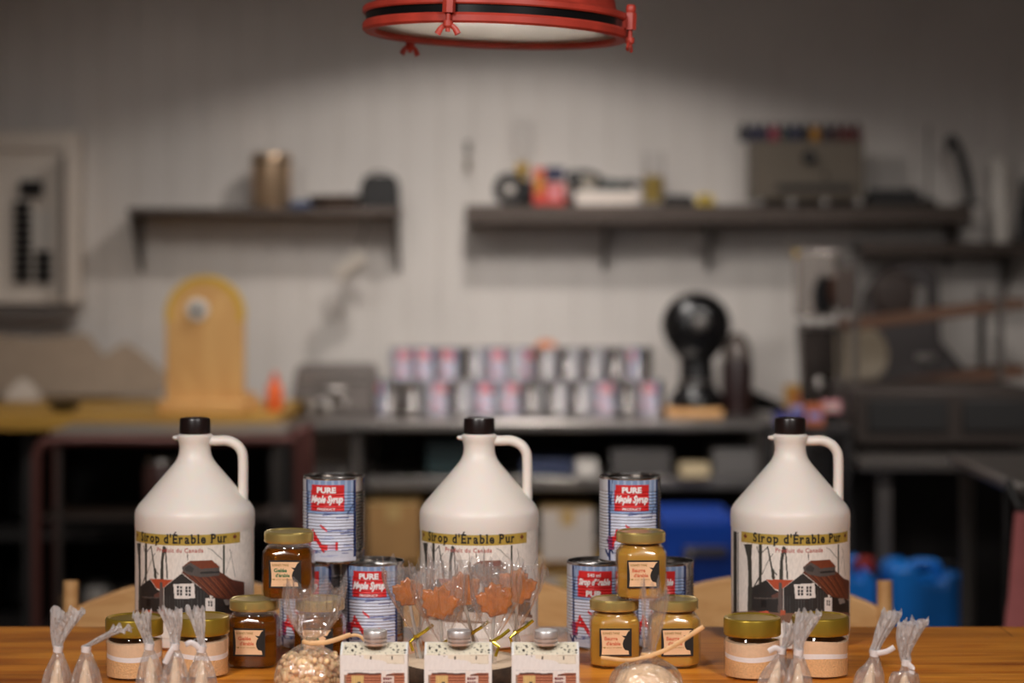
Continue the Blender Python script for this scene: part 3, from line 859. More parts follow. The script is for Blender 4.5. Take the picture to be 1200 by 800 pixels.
lollipop('leaf lollipop second from the left, chunky orange leaf in front of the others', 515, 705, 2.825, .0265, .25, -.1, 518, 754, 667, 52, 2)
lollipop('leaf lollipop in the middle of the five, standing highest and slightly behind', 541, 690, 2.90, .0270, -.1, .15, 553, 741, 655, 56, 3)
lollipop('leaf lollipop second from the right, darker amber leaf low in front', 580, 702, 2.83, .0265, -.2, .2, 577, 751, 661, 50, 4)
lollipop('leaf lollipop rightmost of the five, leaning right with a gold bow below', 606, 686, 2.885, .0275, .2, -.2, 605, 740, 664, 52, 5)

# ------------------------------------------------------------------ small cabin bottles
art_mat('cabin_print', .55, 0, .04, 300)
def make_bottle(label):
    t = thing('cabin_bottle', label, 'bottle', (0, 0, TZ), 0, 'small bottles in log cabin sleeves')
    Wd, H1, H2, dp = .0818, .0695, .0805, .024
    bm = B()
    prof = [(-dp/2, 0), (dp/2, 0), (dp/2, H2), (dp/2-.004, H2), (-dp/2, H1)]
    M = Matrix.Rotation(PI/2, 4, 'Z')
    prism(bm, prof, -Wd/2, Wd/2, M=M)
    sl = obj('sleeve', bm, mat('white_card', (222, 218, 212), .6, var=.02), t, smooth=False, bevel=.0005)
    # printed face: unfolds up the front and the sloping shoulder
    us = np.linspace(-Wd/2+.0004, Wd/2-.0004, 161); L2 = math.hypot(H2-H1, dp-.004)
    vs = np.linspace(.0005, H1+L2-.0005, 171)
    U, V = np.meshgrid((us[1:]+us[:-1])/2, (vs[1:]+vs[:-1])/2)
    X = 190+(U+Wd/2)/Wd*800           # crop coordinates of the label drawing
    Hn = (V-H1)/L2                    # 0..1 on the shoulder
    # front: v -> crop y ; 766 px line is H1
    Yc = 450+(H1-V)/Wd*800
    C = np.zeros((*U.shape, 3)); C[:] = (224, 221, 218)
    def P(pts, c): C[inpoly(pts, X, Yc)] = c
    def L(p, q, w, c): C[seg_mask(p, q, w, X, Yc)] = c
    rng = np.random.default_rng(1)
    ext = (V > H1-.001); C[ext & (U > -.038) & (U < .038)] = (216, 206, 184)
    for k in range(46):
        u0 = rng.uniform(-.037, .037); h0 = rng.uniform(-.1, .95); s = rng.uniform(.0005, .0013)
        C[(np.abs(U-u0)+np.abs(V-(H1+h0*L2)) < s)] = [(60, 52, 48), (120, 110, 96), (150, 140, 120)][k % 3]
    for k in range(16):
        u0 = [-.035, -.026, -.0225, -.0155, .023, .0275, .029, .0365][k % 8]+rng.uniform(-.001, .001); h0 = rng.uniform(.1, .7)
        C[((U-u0)**2+(V-(H1+h0*L2))**2 < rng.uniform(.0010, .0018)**2)] = (40, 34, 32)
    P([(470, 445), (950, 445), (950, 555), (770, 560), (690, 520), (470, 500)], (222, 214, 196))
    L((740, 555), (950, 560), 6, (196, 188, 166)); L((940, 470), (950, 550), 5, (190, 180, 160))
    for x_ in (555, 805): L((x_, 475), (x_, 505), 16, (70, 60, 50))
    L((730, 460), (940, 462), 5, (170, 150, 120))
    for k in range(40):
        x0 = 240+k*17; L((x0, 640), (x0+rng.uniform(4, 10), 640+rng.uniform(-5, 5)), 5, (160, 164, 170))
    logs = (158, 92, 66)
    P([(262, 1300), (262, 700), (285, 668), (420, 662), (560, 672), (678, 668), (678, 1300)], logs)
    P([(735, 1300), (735, 690), (820, 668), (952, 670), (952, 1300)], logs)
    for k in range(18):
        y0 = 712+k*32; L((262, y0), (678, y0), 6, (206, 146, 112)); L((735, y0), (952, y0), 6, (206, 146, 112))
        L((262, y0+14), (678, y0+14), 8, (120, 62, 46)); L((735, y0+14), (952, y0+14), 8, (120, 62, 46))
    P([(285, 668), (420, 662), (560, 672), (678, 668), (678, 690), (560, 694), (420, 684), (290, 692)], (84, 52, 44))
    P([(745, 684), (950, 676), (950, 690), (745, 700)], (84, 52, 44))
    P([(240, 690), (262, 690), (262, 1300), (240, 1300)], (150, 120, 100))
    P([(330, 700), (470, 700), (470, 1300), (330, 1300)], (206, 176, 116))
    for k in range(5): L((345+k*28, 700), (345+k*28, 1300), 4, (176, 146, 92))
    P([(398, 775), (435, 775), (435, 870), (398, 870)], (60, 54, 50))
    P([(678, 640), (735, 640), (735, 1300), (678, 1300)], (222, 214, 208))
    P([(690, 708), (830, 706), (830, 900), (690, 900)], (218, 206, 198))
    P([(700, 722), (812, 720), (812, 748), (700, 752)], (112, 40, 44)); P([(700, 770), (812, 770), (812, 880), (700, 880)], (120, 70, 66))
    for k in range(4): L((725+k*26, 720), (725+k*26, 880), 6, (218, 206, 198))
    e = .0004
    def mp(u, v):
        if v <= H1: return (u, -dp/2-e, v)
        f = (v-H1)/L2
        return (u, -dp/2+f*(dp-.004)-e, H1+f*(H2-H1)+e)
    art_mesh('label', us, vs, mp, C, MATS['cabin_print'], t, smooth=False)
    bm = B(); ny = .0; zb = H1+(H2-H1)*.5-.004
    lathe(bm, [(.0105, zb), (.0122, zb+.003), (.0122, zb+.0075), (.0105, zb+.009), (.0105, zb+.014), (0, zb+.014)], 40, (.001, ny, 0)); obj('glass_neck', bm, M_glass, t)
    bm = B(); z1 = zb+.0082
    lathe(bm, [(.0125, z1), (.0142, z1+.0003), (.0145, z1+.0010), (.0145, z1+.0032), (.0118, z1+.0034), (.0118, z1+.0048), (.0145, z1+.0050), (.0145, z1+.0080), (.0118, z1+.0082), (.0118, z1+.0096), (.0145, z1+.0098), (.0145, z1+.0168), (.0140, z1+.0176), (.0130, z1+.0178), (.0125, z1+.0172), (0, z1+.0172)], 56, (.001, ny, 0))
    obj('screw_cap', bm, mat('satin_aluminium', (222, 216, 214), .38, .75), t)
    return t
BD = 2.69
bt = make_bottle('small cabin-sleeve bottle at the left, next to the bag of puffed candy')
bt.location = ((438.8-600)*BD/F, BD, TZ)
dup(bt, ((537-600)*BD/F, BD, TZ), .0, 'small cabin-sleeve bottle in the middle, in front of the leaf lollipops')
dup(bt, ((639-600)*BD/F, BD, TZ), -.0, 'small cabin-sleeve bottle rightmost of the three, nearest the mustard jars')

# ------------------------------------------------------------------ raffia-tied round bags
def round_bag(label, px, D, rb, hz, neck, flare, raffia, seed, contents, cname, group=None, crmat=M_cello):
    X = (px-600)*D/F
    t = thing('candy_bag', label, 'bag', (X, D, TZ))
    def loc(pt): v = W(pt[0], pt[1], D); return v-Vector((X, D, TZ))
    nk = loc(neck); zn = nk.z; nx = nk.x
    rings = [(0.0008, .010, 0, 0), (.001, rb*.55, 0, 0), (.006, rb*.88, 0, 0), (zn*.30, rb*1.02, 0, 0), (zn*.52, rb*1.0, 0, 0), (zn*.72, rb*.84, nx*.3, 0), (zn*.87, rb*.52, nx*.7, 0), (zn*.95, .0125, nx, 0), (zn, .0070, nx, 0)]
    crumple(t, 'bag_film', rings, crmat, 11, .045, 96, seed, .92)
    fl = [(zn, .0068, nx, 0), (zn+.004, .0085, nx, 0)]
    for (fx, fy, fw) in flare:
        v = loc((fx, fy)); fl.append((v.z, fw*D/F/2, v.x, 0))
    crumple(t, 'bag_ruffle', fl, M_cello if crmat is M_cello else crmat, 7, .28, 96, seed+9, .7, .008, 1.5)
    # raffia: knot ring and two ends
    bm = B(); ring = [Vector((nx+.0085*math.cos(a), .0085*math.sin(a), zn+.001*math.sin(2*a))) for a in np.linspace(0, 2*PI, 25)]
    tube(bm, ring, .0024, 8, sx=.7, sy=1.1, up=(0, 0, 1), caps=False)
    for path, wd in raffia:
        P = [Vector((nx, -.010, zn))]+[loc(p[:2])+Vector((0, p[2], 0)) for p in path]
        tube(bm, catmull(P, 8), wd, 8, sx=.35, sy=1.0, up=(0, 0, 1))
    obj('raffia_tie', bm, M_raffia, t)
    contents(t, rb, zn)
    return t
def puffs(t, rb, zn):
    bm = B(); rg = random.Random(3)
    pts = []
    tries = 0
    while len(pts) < 330 and tries < 60000:
        tries += 1
        z = rg.uniform(.005, .053); lim = rb*.93*math.sqrt(max(0.02, 1-((z-.026)/.040)**2)) if z > .026 else rb*.95*math.sqrt(max(.2, 1-((z-.026)/.034)**2))
        a = rg.uniform(0, 2*PI); r = lim*math.sqrt(rg.uniform(.35, 1)) ; p = Vector((r*math.cos(a), r*math.sin(a)*.92, z))
        if all((p-q).length > .0062 for q in pts): pts.append(p)
    for p in pts:
        s = rg.uniform(.0040, .0058)
        M = Matrix.Translation(p) @ Matrix.Rotation(rg.uniform(0, 6), 4, Vector((rg.random(), rg.random(), rg.random()+.1))) @ Matrix.Diagonal((1.25, .9, .8, 1))
        bmesh.ops.create_icosphere(bm, subdivisions=2, radius=s, matrix=M)
    lathe(bm, [(0, .003), (rb*.7, .006), (rb*.8, .026), (rb*.6, .042), (0, .048)], 24)
    tag(obj('puffed_candy', bm, mat('puffed_grain', (250, 206, 156), .55, var=.12, scale=90, Subsurface_Weight=.2, Subsurface_Scale=.004), t), kind='stuff')
def sugar(t, rb, zn):
    bm = B(); rg = random.Random(8)
    lathe(bm, [(0, .002), (rb*.7, .003), (rb*.9, .010), (rb*.97, .024), (rb*.93, .042), (rb*.74, .056), (rb*.40, .066), (.006, .070), (0, .0705)], 48)
    for v in bm.verts:
        k = 1+.05*math.sin(v.co.x*170)+.05*math.cos(v.co.z*190+v.co.y*120); v.co.x *= k*.95; v.co.y *= k*.88; v.co.z *= zn/.086
    obj('sugar_lumps', bm, mat('cream_sugar', (250, 210, 168), .8, var=.09, scale=70, bump=.8), t)
round_bag('clear bag of small puffed candy tied with raffia, ruffle reaching up before the jars', 365, 2.76, .0440, .08, (363, 752),
          [(366, 742, 30), (367, 722, 56), (367, 702, 66), (369, 684, 68)], [([(385, 750, -.012), (412, 741, -.014)], .0030), ([(392, 748, -.012), (418, 742, -.012), (430, 752, -.014), (437, 774, -.030)], .0020)], 4, puffs, 'puffs')
round_bag('clear bag of pale sugar with tall narrow top, tied with raffia before the mustard jars', 757, 2.72, .0440, .08, (760, 767),
          [(761, 757, 15), (763, 740, 21), (766, 712, 27), (766, 686, 31)], [([(785, 756, -.014), (823, 731, -.018)], .0028), ([(735, 771, -.012), (704, 768, -.012)], .0022)], 21, sugar, 'sugar')

# ------------------------------------------------------------------ small pouches with a cone of candy
def pouch(label, px, D, neck, flare, seed, rb=.0195, tie=None):
    X = (px-600)*D/F
    t = thing('candy_pouch', label, 'pouch', (X, D, TZ), 0, 'small crinkled pouches of cone candy')
    def loc(pt): v = W(pt[0], pt[1], D); return v-Vector((X, D, TZ))
    nk = loc(neck); zn = nk.z; nx = nk.x
    rings = [(0.0008, .004, 0, 0), (.001, rb*.7, 0, 0), (.008, rb*1.0, 0, 0), (.026, rb*.98, nx*.12, 0), (.044, rb*.80, nx*.35, 0), (zn-.014, rb*.5, nx*.72, 0), (zn-.004, .0055, nx, 0), (zn, .0042, nx, 0)]
    crumple(t, 'pouch_film', rings, M_cello2, 7, .13, 60, seed, .85)
    fl = [(zn-.002, .0042, nx, 0), (zn+.003, .0052, nx, 0)]
    for (fx, fy, fw) in flare:
        v = loc((fx, fy)); fl.append((max(v.z, fl[-1][0]+.0008), fw*D/F/2, v.x, 0))
    crumple(t, 'pouch_ruffle', fl, M_cello_b, 8, .34, 72, seed+3, .6, .004, 1.)
    bm = B(); tube(bm, [(nx-.0005, 0, zn-.004), (nx+.0005, 0, zn+.0035)], .0058, 14)
    if tie:
        P = [Vector((nx, -.004, zn))]+[loc(p)+Vector((0, -.006, 0)) for p in tie]
        tube(bm, catmull(P, 5), .0034, 8, sx=.35, sy=1., up=(0, 0, 1))
    obj('paper_tie', bm, M_tape, t)
    bm = B(); hh = zn-.012
    lathe(bm, [(0, .002), (rb*.66, .002), (rb*.70, .005), (rb*.40, hh*.55), (rb*.14, hh*.93), (.0, hh)], 28)
    for v in bm.verts: v.co.x += nx*.72*(v.co.z/hh)**2
    obj('cone_candy', bm, mat('cone_sugar', (246, 214, 178), .75, var=.05, scale=90), t)
    return t
PD = 2.70
pouch('leftmost candy pouch, standing upright at the left end with a wide ruffle', 66, PD, (68, 760), [(68, 752, 12), (72, 738, 22), (78, 724, 32), (81, 715, 36)], 1)
pouch('candy pouch second from the left, its twisted top bent over to the right', 100, PD-.01, (101, 760), [(108, 754, 11), (120, 747, 13), (133, 741, 17), (143, 736, 22)], 2)
pouch('candy pouch in front of the leftmost layered jar lid', 178, PD, (175, 757), [(172, 745, 10), (168, 730, 15), (166, 718, 20)], 3)
pouch('candy pouch with a spiky double ruffle between the two left layered jars', 206, PD-.02, (205, 757), [(205, 745, 12), (203, 730, 20), (199, 714, 27)], 4, tie=[(200, 764), (194, 776)])
pouch('candy pouch with a thin straight top in front of the second layered jar', 236, PD, (236, 760), [(235, 748, 8), (232, 730, 14), (228, 713, 19)], 5, tie=[(226, 752), (218, 754)])
pouch('candy pouch before the right layered jars, its top bent under its neighbour', 905, PD, (916, 762), [(921, 756, 10), (925, 748, 14), (928, 738, 18), (928, 731, 20)], 6, tie=[(908, 758), (900, 762)])
pouch('candy pouch before the right layered jars with a tall ruffle leaning right', 935, PD-.03, (936, 764), [(937, 752, 12), (942, 738, 20), (948, 724, 26), (949, 718, 28)], 7)
pouch('candy pouch right of the layered jars, paper tie stretched to its neighbour', 1016, PD, (1025, 765), [(1029, 752, 11), (1036, 736, 17), (1043, 722, 22), (1044, 716, 22)], 8, tie=[(1038, 762), (1047, 757)])
pouch('rightmost candy pouch, with a fringed fan-shaped ruffle', 1058, PD-.01, (1062, 776), [(1061, 764, 12), (1064, 748, 22), (1069, 733, 30), (1071, 727, 33)], 9, tie=[(1068, 782), (1067, 788)])

# ------------------------------------------------------------------ red pendant lamp
LD = 3.20; LP = W(580.5, 41.5, LD)
t = thing('pendant_lamp', 'weathered red industrial pendant lamp with a clamped glass disc above the table', 'lamp', LP)
t.rotation_euler = (0, math.radians(2.1), 0)
bm = B()
lathe(bm, [(.1745, .024), (.1905, .0235), (.1925, .0255), (.1925, .0315), (.190, .034), (.1775, .036), (.1735, .040), (.166, .075), (.150, .115), (.120, .155), (.085, .178), (.060, .186), (.055, .19), (.052, .26), (.047, .27), (0, .272), (0, .268), (.04, .264), (.045, .18), (.08, .17), (.115, .148), (.145, .11), (.161, .07), (.168, .035), (.1745, .024)], 96, mis=[0]*15+[1]*9)
obj('dome', bm, [M_red, mat('white_enamel', (232, 230, 226), .5)], t)
bm = B(); lathe(bm, [(.150, .0125), (.187, .0120), (.1875, .0240), (.150, .0240), (.150, .0125)], 96); obj('gasket', bm, M_black, t)
bm = B(); lathe(bm, [(.1745, .003), (.1745, -.001), (.1880, -.0025), (.1915, .0005), (.1920, .0085), (.1895, .0120), (.1760, .0125), (.1745, .003)], 96); obj('clamp_ring', bm, M_red, t)
bm = B(); lathe(bm, [(0, .0065), (.1744, .0065), (.1744, .0095), (0, .0095)], 96); obj('glass_disc', bm, mat('frosted_glass', (238, 234, 228), .5, Transmission_Weight=.85), t)
for a in (-108.5, -14, 131):
    ar = math.radians(a); bm = B()
    r0 = .1975
    tube(bm, [(0, 0, .040), (0, 0, -.016)], .0034, 12, up=(1, 0, 0))
    lathe(bm, [(0, .034), (.0062, .034), (.0072, .037), (.0072, .043), (.0055, .046), (0, .046)], 16)
    lathe(bm, [(.0034, .010), (.0085, .010), (.0085, .034), (.0034, .034)], 6)
    box(bm, (-.006, 0, .022), (.016, .012, .020))
    lathe(bm, [(0, -.001), (.0068, -.001), (.0068, -.008), (.004, -.011), (0, -.011)], 16)
    for s in (-1, 1):
        tube(bm, catmull([(0, s*.003, -.006), (0, s*.010, -.011), (0, s*.0150, -.019)], 4), [.0038]*5+[.0045]*3+[.0050], 10, sx=.5, sy=1, up=(0, 1, 0))
    o = obj('wing_bolt', bm, M_red, t); o.location = (r0*math.cos(ar), r0*math.sin(ar), 0); o.rotation_euler.z = ar
bm = B(); tube(bm, [(0, 0, .268), (-.0, 0, 2.9-LP.z-.02)], .0045, 10); obj('cord', bm, M_black, t)
bm = B(); lathe(bm, [(0, 0), (.05, 0), (.055, -.02), (.01, -.035), (0, -.035)], 32, (0, 0, 2.895-LP.z)); obj('ceiling_rose', bm, M_blackm, t)
for c in t.children:
    if c.name.startswith(('cord', 'ceiling_rose')):   # hangs plumb although the shade tilts
        c.rotation_euler.y = -math.radians(2.1)

# the second pendant, nearer the wall, that throws the arch of light
t = thing('workshop_pendant', 'shallow metal pendant lamp hanging above the back counter', 'lamp', (BACK_LAMP[0], BACK_LAMP[1], BACK_LAMP[2]))
bm = B(); lathe(bm, [(.200, -.084), (.203, -.084), (.203, -.078), (.15, .03), (.06, .07), (.04, .09), (.04, .14), (0, .145), (0, .138), (.034, .13), (.034, .085), (.055, .062), (.145, .022), (.198, -.076), (.200, -.084)], 64, mis=[0]*7+[0]+[1]*6)
obj('shade', bm, [M_red, mat('white_enamel', (232, 230, 226), .5)], t)
bm = B(); tube(bm, [(0, 0, .14), (0, 0, 2.895-BACK_LAMP[2])], .004, 8); obj('cord', bm, M_black, t)
bm = B(); lathe(bm, [(0, .05), (.018, .06), (.018, .13), (0, .13)], 20); obj('socket', bm, M_black, t)
# ================================================================== back of the workshop
# ---- centre steel counter
def PX(px, D): return (px-600)*D/F
def PZ(py, D): return EYE-(py-300)*D/F
CY0, CY1 = 7.78, 8.50
t = thing('steel_counter', 'stainless counter against the back wall with two shelves beneath', 'counter', (PX(620, 8), 8.1, 0))
cx = t.location.x; x0 = PX(344, 7.85)-cx; x1 = PX(903, 7.85)-cx
bm = B(); box(bm, ((x0+x1)/2, (CY0+CY1)/2-8.1, COUNTER_Z-.018), (x1-x0, CY1-CY0, .036)); obj('worktop', bm, M_steel, t, bevel=.008)
us0 = PX(428, 7.85)-cx
bm = B(); box(bm, ((us0+x1)/2, .05, PZ(566, 7.85)), (x1-us0, .60, .045)); obj('shelf', bm, M_steel, t, bevel=.005)
bm = B(); box(bm, ((us0+x1)/2-.28, .05, PZ(662, 7.85)), (x1-us0-.56, .60, .035)); obj('shelf', bm, M_mustard, t, bevel=.004)
for xx in (us0-.03, x1-.03):
    for yy in (-.27, .33):
        bm = B(); tube(bm, [(xx, yy, 0), (xx, yy, COUNTER_Z-.036)], .02, 12); obj('leg', bm, M_steel_dk, t)
bm = B(); box(bm, ((us0+x1)/2, .39, .37), (x1-us0, .015, .70)); obj('shade_panel', bm, M_dark, t)  # dark sheet added to stand for the shade under the counter
UZ = PZ(566, 7.85)+.0230; LZ = PZ(662, 7.85)+.018

def carton(name, label, cat, px0, px1, top, bot, D, dp, m, group=None, flaps=True, z=None):
    X0, X1 = PX(px0, D), PX(px1, D); zb = PZ(bot, D) if z is None else z; zt = PZ(top, D)
    t = thing(name, label, cat, ((X0+X1)/2, D+dp/2, zb+.0005), 0, group)
    bm = B(); box(bm, (0, 0, (zt-zb)/2), (X1-X0, dp, zt-zb)); obj('body', bm, m, t, bevel=.004)
    if flaps:
        bm = B(); box(bm, (0, 0, zt-zb+.001), (X1-X0-.004, dp-.004, .002)); box(bm, (0, -dp/2-.0008, (zt-zb)*.85), (.05, .0012, (zt-zb)*.28)); box(bm, (0, 0, zt-zb+.0026), (.05, dp, .001))
        obj('tape', bm, mat('packing_tape', (170, 140, 90), .3), t)
    return t
carton('cardboard_box', 'brown cardboard box on the low shelf, left of the middle jug', 'box', 430, 492, 590, 660, 7.8, .3, M_kraft, z=LZ)
carton('white_carton', 'white carton on the low shelf, right of the middle jug', 'box', 634, 696, 598, 658, 7.8, .3, mat('white_carton_card', (176, 164, 154), .7), z=LZ)
carton('white_carton', 'grey-white carton on the floor under the yellow shelf', 'box', 628, 698, 676, 742, 7.75, .3, mat('grey_carton_card', (150, 140, 134), .7), z=.0)
carton('storage_box', 'dark teal box on the upper under-shelf, left of the jug handle', 'box', 500, 568, 518, 558, 7.9, .3, mat('teal_plastic', (14, 40, 42), .5), flaps=False, z=UZ)
carton('storage_box', 'blue-grey low box on the upper under-shelf, right of the jug handle', 'box', 612, 672, 540, 558, 7.85, .3, mat('slate_plastic', (52, 60, 88), .5), flaps=False, z=UZ)
carton('storage_box', 'small pale box at the end of the upper under-shelf row', 'box', 676, 700, 541, 558, 7.8, .2, M_white, flaps=False, z=UZ)
carton('storage_box', 'grey plastic tub on the upper under-shelf, above the right can stack', 'box', 716, 786, 528, 558, 7.85, .25, mat('grey_tub', (84, 80, 78), .5), flaps=False, z=UZ)
carton('storage_box', 'cream label box on the upper under-shelf above the blue crate', 'box', 797, 832, 544, 560, 7.78, .1, mat('cream_card', (196, 176, 140), .6), flaps=False, z=UZ)
carton('storage_box', 'pale grey container at the right end of the upper under-shelf', 'box', 836, 890, 527, 558, 7.85, .25, mat('pale_tub', (110, 106, 104), .5), flaps=False, z=UZ)

# ---- blue containers
def jerry(name, label, px0, px1, top, D, dp, m, capm, side=0):
    X0, X1 = PX(px0, D), PX(px1, D); wd = X1-X0; h = PZ(top, D)
    t = thing(name, label, 'container', ((X0+X1)/2, D+dp/2, 0))
    bm = B(); w2 = wd/2
    poly = [(-w2, 0), (w2, 0), (w2, h*.90), (w2-.02, h*.95), (w2*.40, h*.96), (w2*.28, h*.90), (-w2*.28, h*.90), (-w2*.38, h), (-w2+.02, h), (-w2, h*.96)]
    prism(bm, poly, -dp/2, dp/2); obj('body', bm, m, t, bevel=.018)
    bm = B(); tube(bm, catmull([(-w2*.45, 0, h*.95), (-w2*.3, 0, h*.985), (w2*.2, 0, h*.985), (w2*.42, 0, h*.93)], 5), .014, 12); obj('handle', bm, m, t)
    bm = B(); lathe(bm, [(0, 0), (.032, 0), (.032, .03), (.028, .035), (0, .035)], 24, (w2*.62, -.0, h*.93)); obj('screw_cap', bm, capm, t)
    bm = B(); box(bm, (0, -dp/2-.002, h*.45), (wd*.6, .006, .012)); box(bm, (0, -dp/2-.002, h*.55), (wd*.6, .006, .012)); obj('rib', bm, m, t, bevel=.002)
    return t
def crate(label, px0, px1, top, bot, D, dp, m, hand=True, z=0.):
    X0, X1 = PX(px0, D), PX(px1, D); wd = X1-X0; h = PZ(top, D)-z; w2 = wd/2
    t = thing('plastic_tub', label, 'container', ((X0+X1)/2, D+dp/2, z))
    bm = B()
    rings = []
    for zz, k in ((0, .9), (h*.9, .98), (h*.9, 1.0), (h, 1.02)):
        rings.append([Vector((w2*k*sx, dp/2*k*sy, zz)) for sx, sy in ((-1, -1), (1, -1), (1, 1), (-1, 1))])
    for zz, k in ((h, .98), (h*.9, .94), (.01, .86)):
        rings.append([Vector((w2*k*sx, dp/2*k*sy, zz)) for sx, sy in ((-1, -1), (1, -1), (1, 1), (-1, 1))])
    loft(bm, rings); obj('body', bm, m, t, bevel=.008)
    if hand:
        bm = B(); box(bm, (w2*.1, -dp/2*1.02-.006, h*.80), (wd*.55, .02, .03)); tube(bm, catmull([(-w2*.25, -dp/2-.01, h*.80), (-w2*.38, -dp/2-.025, h*.72), (-w2*.42, -dp/2-.025, h*.5)], 5), .012, 8)
        obj('handle', bm, M_steel_dk, t, bevel=.003)
    return t
crate('deep blue tub with a dark bail handle under the counter, right of the can stack', 776, 868, 612, 735, 7.2, .32, M_blue)
crate('tall deep blue tub standing behind the other one under the counter', 770, 850, 597, 735, 7.60, .16, M_blue, hand=False)
jerry('jerry_can', 'bright blue jerry can on the floor at the right, behind the chair post', 1045, 1141, 664, 6.15, .22, M_blue2, M_black)
jerry('jerry_can', 'bright blue jerry can with a red cap, just right of the right jug', 984, 1027, 660, 6.2, .22, M_blue2, mat('red_cap', (150, 40, 30), .5))

# ---- on the centre counter
t = thing('steel_case', 'grey steel case on the back counter left of the stacked cans', 'case', (PX(393, 8.3), 8.33, COUNTER_Z))
h = PZ(427, 8.3)-COUNTER_Z; wd = 96*8.3/F
bm = B(); prism(bm, [(-wd*.52, 0), (wd*.5, 0), (wd*.5, h*.9), (wd*.46, h), (-wd*.42, h), (-wd*.46, h*.9)], -.12, .12); obj('body', bm, mat('grey_enamel', (104, 96, 92), .5), t, bevel=.01)
bm = B(); box(bm, (0, -.124, h*.72), (wd*.8, .008, .012)); tube(bm, catmull([(-.04, -.125, h*.5), (-.04, -.15, h*.5), (.04, -.15, h*.5), (.04, -.125, h*.5)], 4), .006, 8); obj('latch', bm, M_steel, t)
t = thing('faucet', 'small chromed faucet body lying in front of the grey steel case', 'faucet', (PX(384, 8.05), 8.05, COUNTER_Z))
bm = B(); lathe(bm, [(0, 0), (.028, 0), (.03, .004), (.018, .012), (.016, .03), (.02, .036), (.012, .05), (0, .052)], 24); tube(bm, catmull([(0, 0, .03), (.03, -.02, .055), (.06, -.04, .05), (.068, -.045, .03)], 6), .011, 12); obj('spout', bm, M_steel, t)
bm = B(); tube(bm, [(-.05, 0, .05), (.0, 0, .052)], .009, 10); lathe(bm, [(0, -.012), (.014, -.012), (.014, .012), (0, .012)], 16, (-.055, 0, .05)); obj('lever', bm, M_steel, t)
t = thing('metal_bowl', 'small shiny metal bowl on the counter behind the faucet', 'bowl', (PX(364, 8.12), 8.12, COUNTER_Z))
bm = B(); lathe(bm, [(0, .002), (.025, 0), (.028, .004), (.045, .03), (.05, .05), (.048, .05), (.042, .03), (0, .006)], 32); obj('bowl_body', bm, M_steel, t)
t = thing('orange_bottle', 'small orange bottle with a narrow cap beside the wooden paddle board', 'bottle', (PX(322, 7.6), 7.60, PZ(487, 7.35)+.001))
bm = B(); lathe(bm, [(0, 0), (.027, 0), (.029, .004), (.029, .075), (.024, .088), (.012, .094), (.012, .1), (0, .1)], 28); obj('body', bm, mat('orange_plastic', (226, 104, 52), .4), t)
bm = B(); lathe(bm, [(.013, .096), (.015, .098), (.012, .118), (.006, .13), (0, .13)], 20); obj('cap', bm, mat('red_orange_cap', (200, 76, 40), .4), t)
t = thing('orange_figurine', 'tiny orange rag lying on top of the upper can row', 'cloth', (PX(640, 8.16), 8.16, COUNTER_Z+.2413))
t.name = 'folded_rag'
rg = random.Random(4); bm = B()
lathe(bm, [(0, 0), (.034, 0), (.036, .008), (.026, .016), (.028, .022), (.012, .028), (0, .027)], 20)
for v in bm.verts: v.co.x *= 1.1+.2*math.sin(v.co.z*300); v.co.y *= .8+.2*math.sin(v.co.x*120)
obj('folds', bm, mat('orange_cloth', (214, 140, 100), .9, var=.1), t)

# black round machine
MDp = 8.1
t = thing('round_machine', 'black round-headed machine with a shiny hub on a wooden board, right of the cans', 'machine', (PX(816, MDp), MDp, COUNTER_Z+.026))
zc = PZ(383, MDp)-COUNTER_Z-.026; R_ = 41*MDp/F
Mx = Matrix.Rotation(PI/2, 4, 'X')
bm = B(); lathe(bm, [(0, .07), (R_*.5, .065), (R_*.85, .045), (R_*1.0, .01), (R_*1.0, -.02), (R_*.88, -.05), (R_*.5, -.065), (0, -.07)], 48, (0, 0, zc), M=Mx)
for v in bm.verts:
    if v.co.z < zc: v.co.z = zc+(v.co.z-zc)*1.12; v.co.x *= 1-.22*((zc-v.co.z)/(R_*1.12))
obj('head', bm, M_black, t)
bm = B(); lathe(bm, [(0, .088), (.022, .086), (.03, .078), (.034, .066), (0, .062)], 32, (0.01, 0, zc+.02), M=Mx)
obj('hub', bm, M_steel, t)
bm = B(); lathe(bm, [(.055, .055), (.062, .060), (.070, .055), (.062, .050)], 32, (0, 0, zc), M=Mx); obj('ring', bm, M_blackm, t)
bm = B(); lathe(bm, [(0, 0), (.095, 0), (.098, .012), (.092, .045), (.078, .06), (.062, .09), (.060, zc-R_*.9), (0, zc-R_*.9)], 32); obj('stand', bm, M_black, t)
bm = B(); lathe(bm, [(.060, .082), (.069, .085), (.069, .10), (.060, .103)], 32); obj('collar', bm, M_steel, t)
bm = B(); box(bm, (0, 0, .0125), (.20, .2, .025)); tag(obj('wooden_board', bm, M_beech, None, loc=(PX(812, MDp), MDp, COUNTER_Z+.0004), bevel=.004), 'small thick wooden board beneath the black round machine', 'board')
t = thing('grinder_bottle', 'dark bottle-shaped canister with a glassy top right of the round machine', 'bottle', (PX(864, 8.12), 8.14, COUNTER_Z)); t.name = 'dark_canister'
bm = B(); lathe(bm, [(0, 0), (.060, 0), (.062, .006), (.056, .06), (.058, .18), (.05, .20), (0, .20)], 36); obj('body', bm, mat('oxblood_plastic', (34, 14, 14), .35), t)
bm = B(); lathe(bm, [(.05, .20), (.056, .205), (.05, .25), (.03, .285), (.012, .295), (0, .296)], 36); obj('dome_lid', bm, mat('smoked_glass', (92, 82, 76), .15), t)
t = thing('handheld_tool', 'low black tool lying at the right end of the back counter', 'tool', (PX(893, 8.2), 8.2, COUNTER_Z))
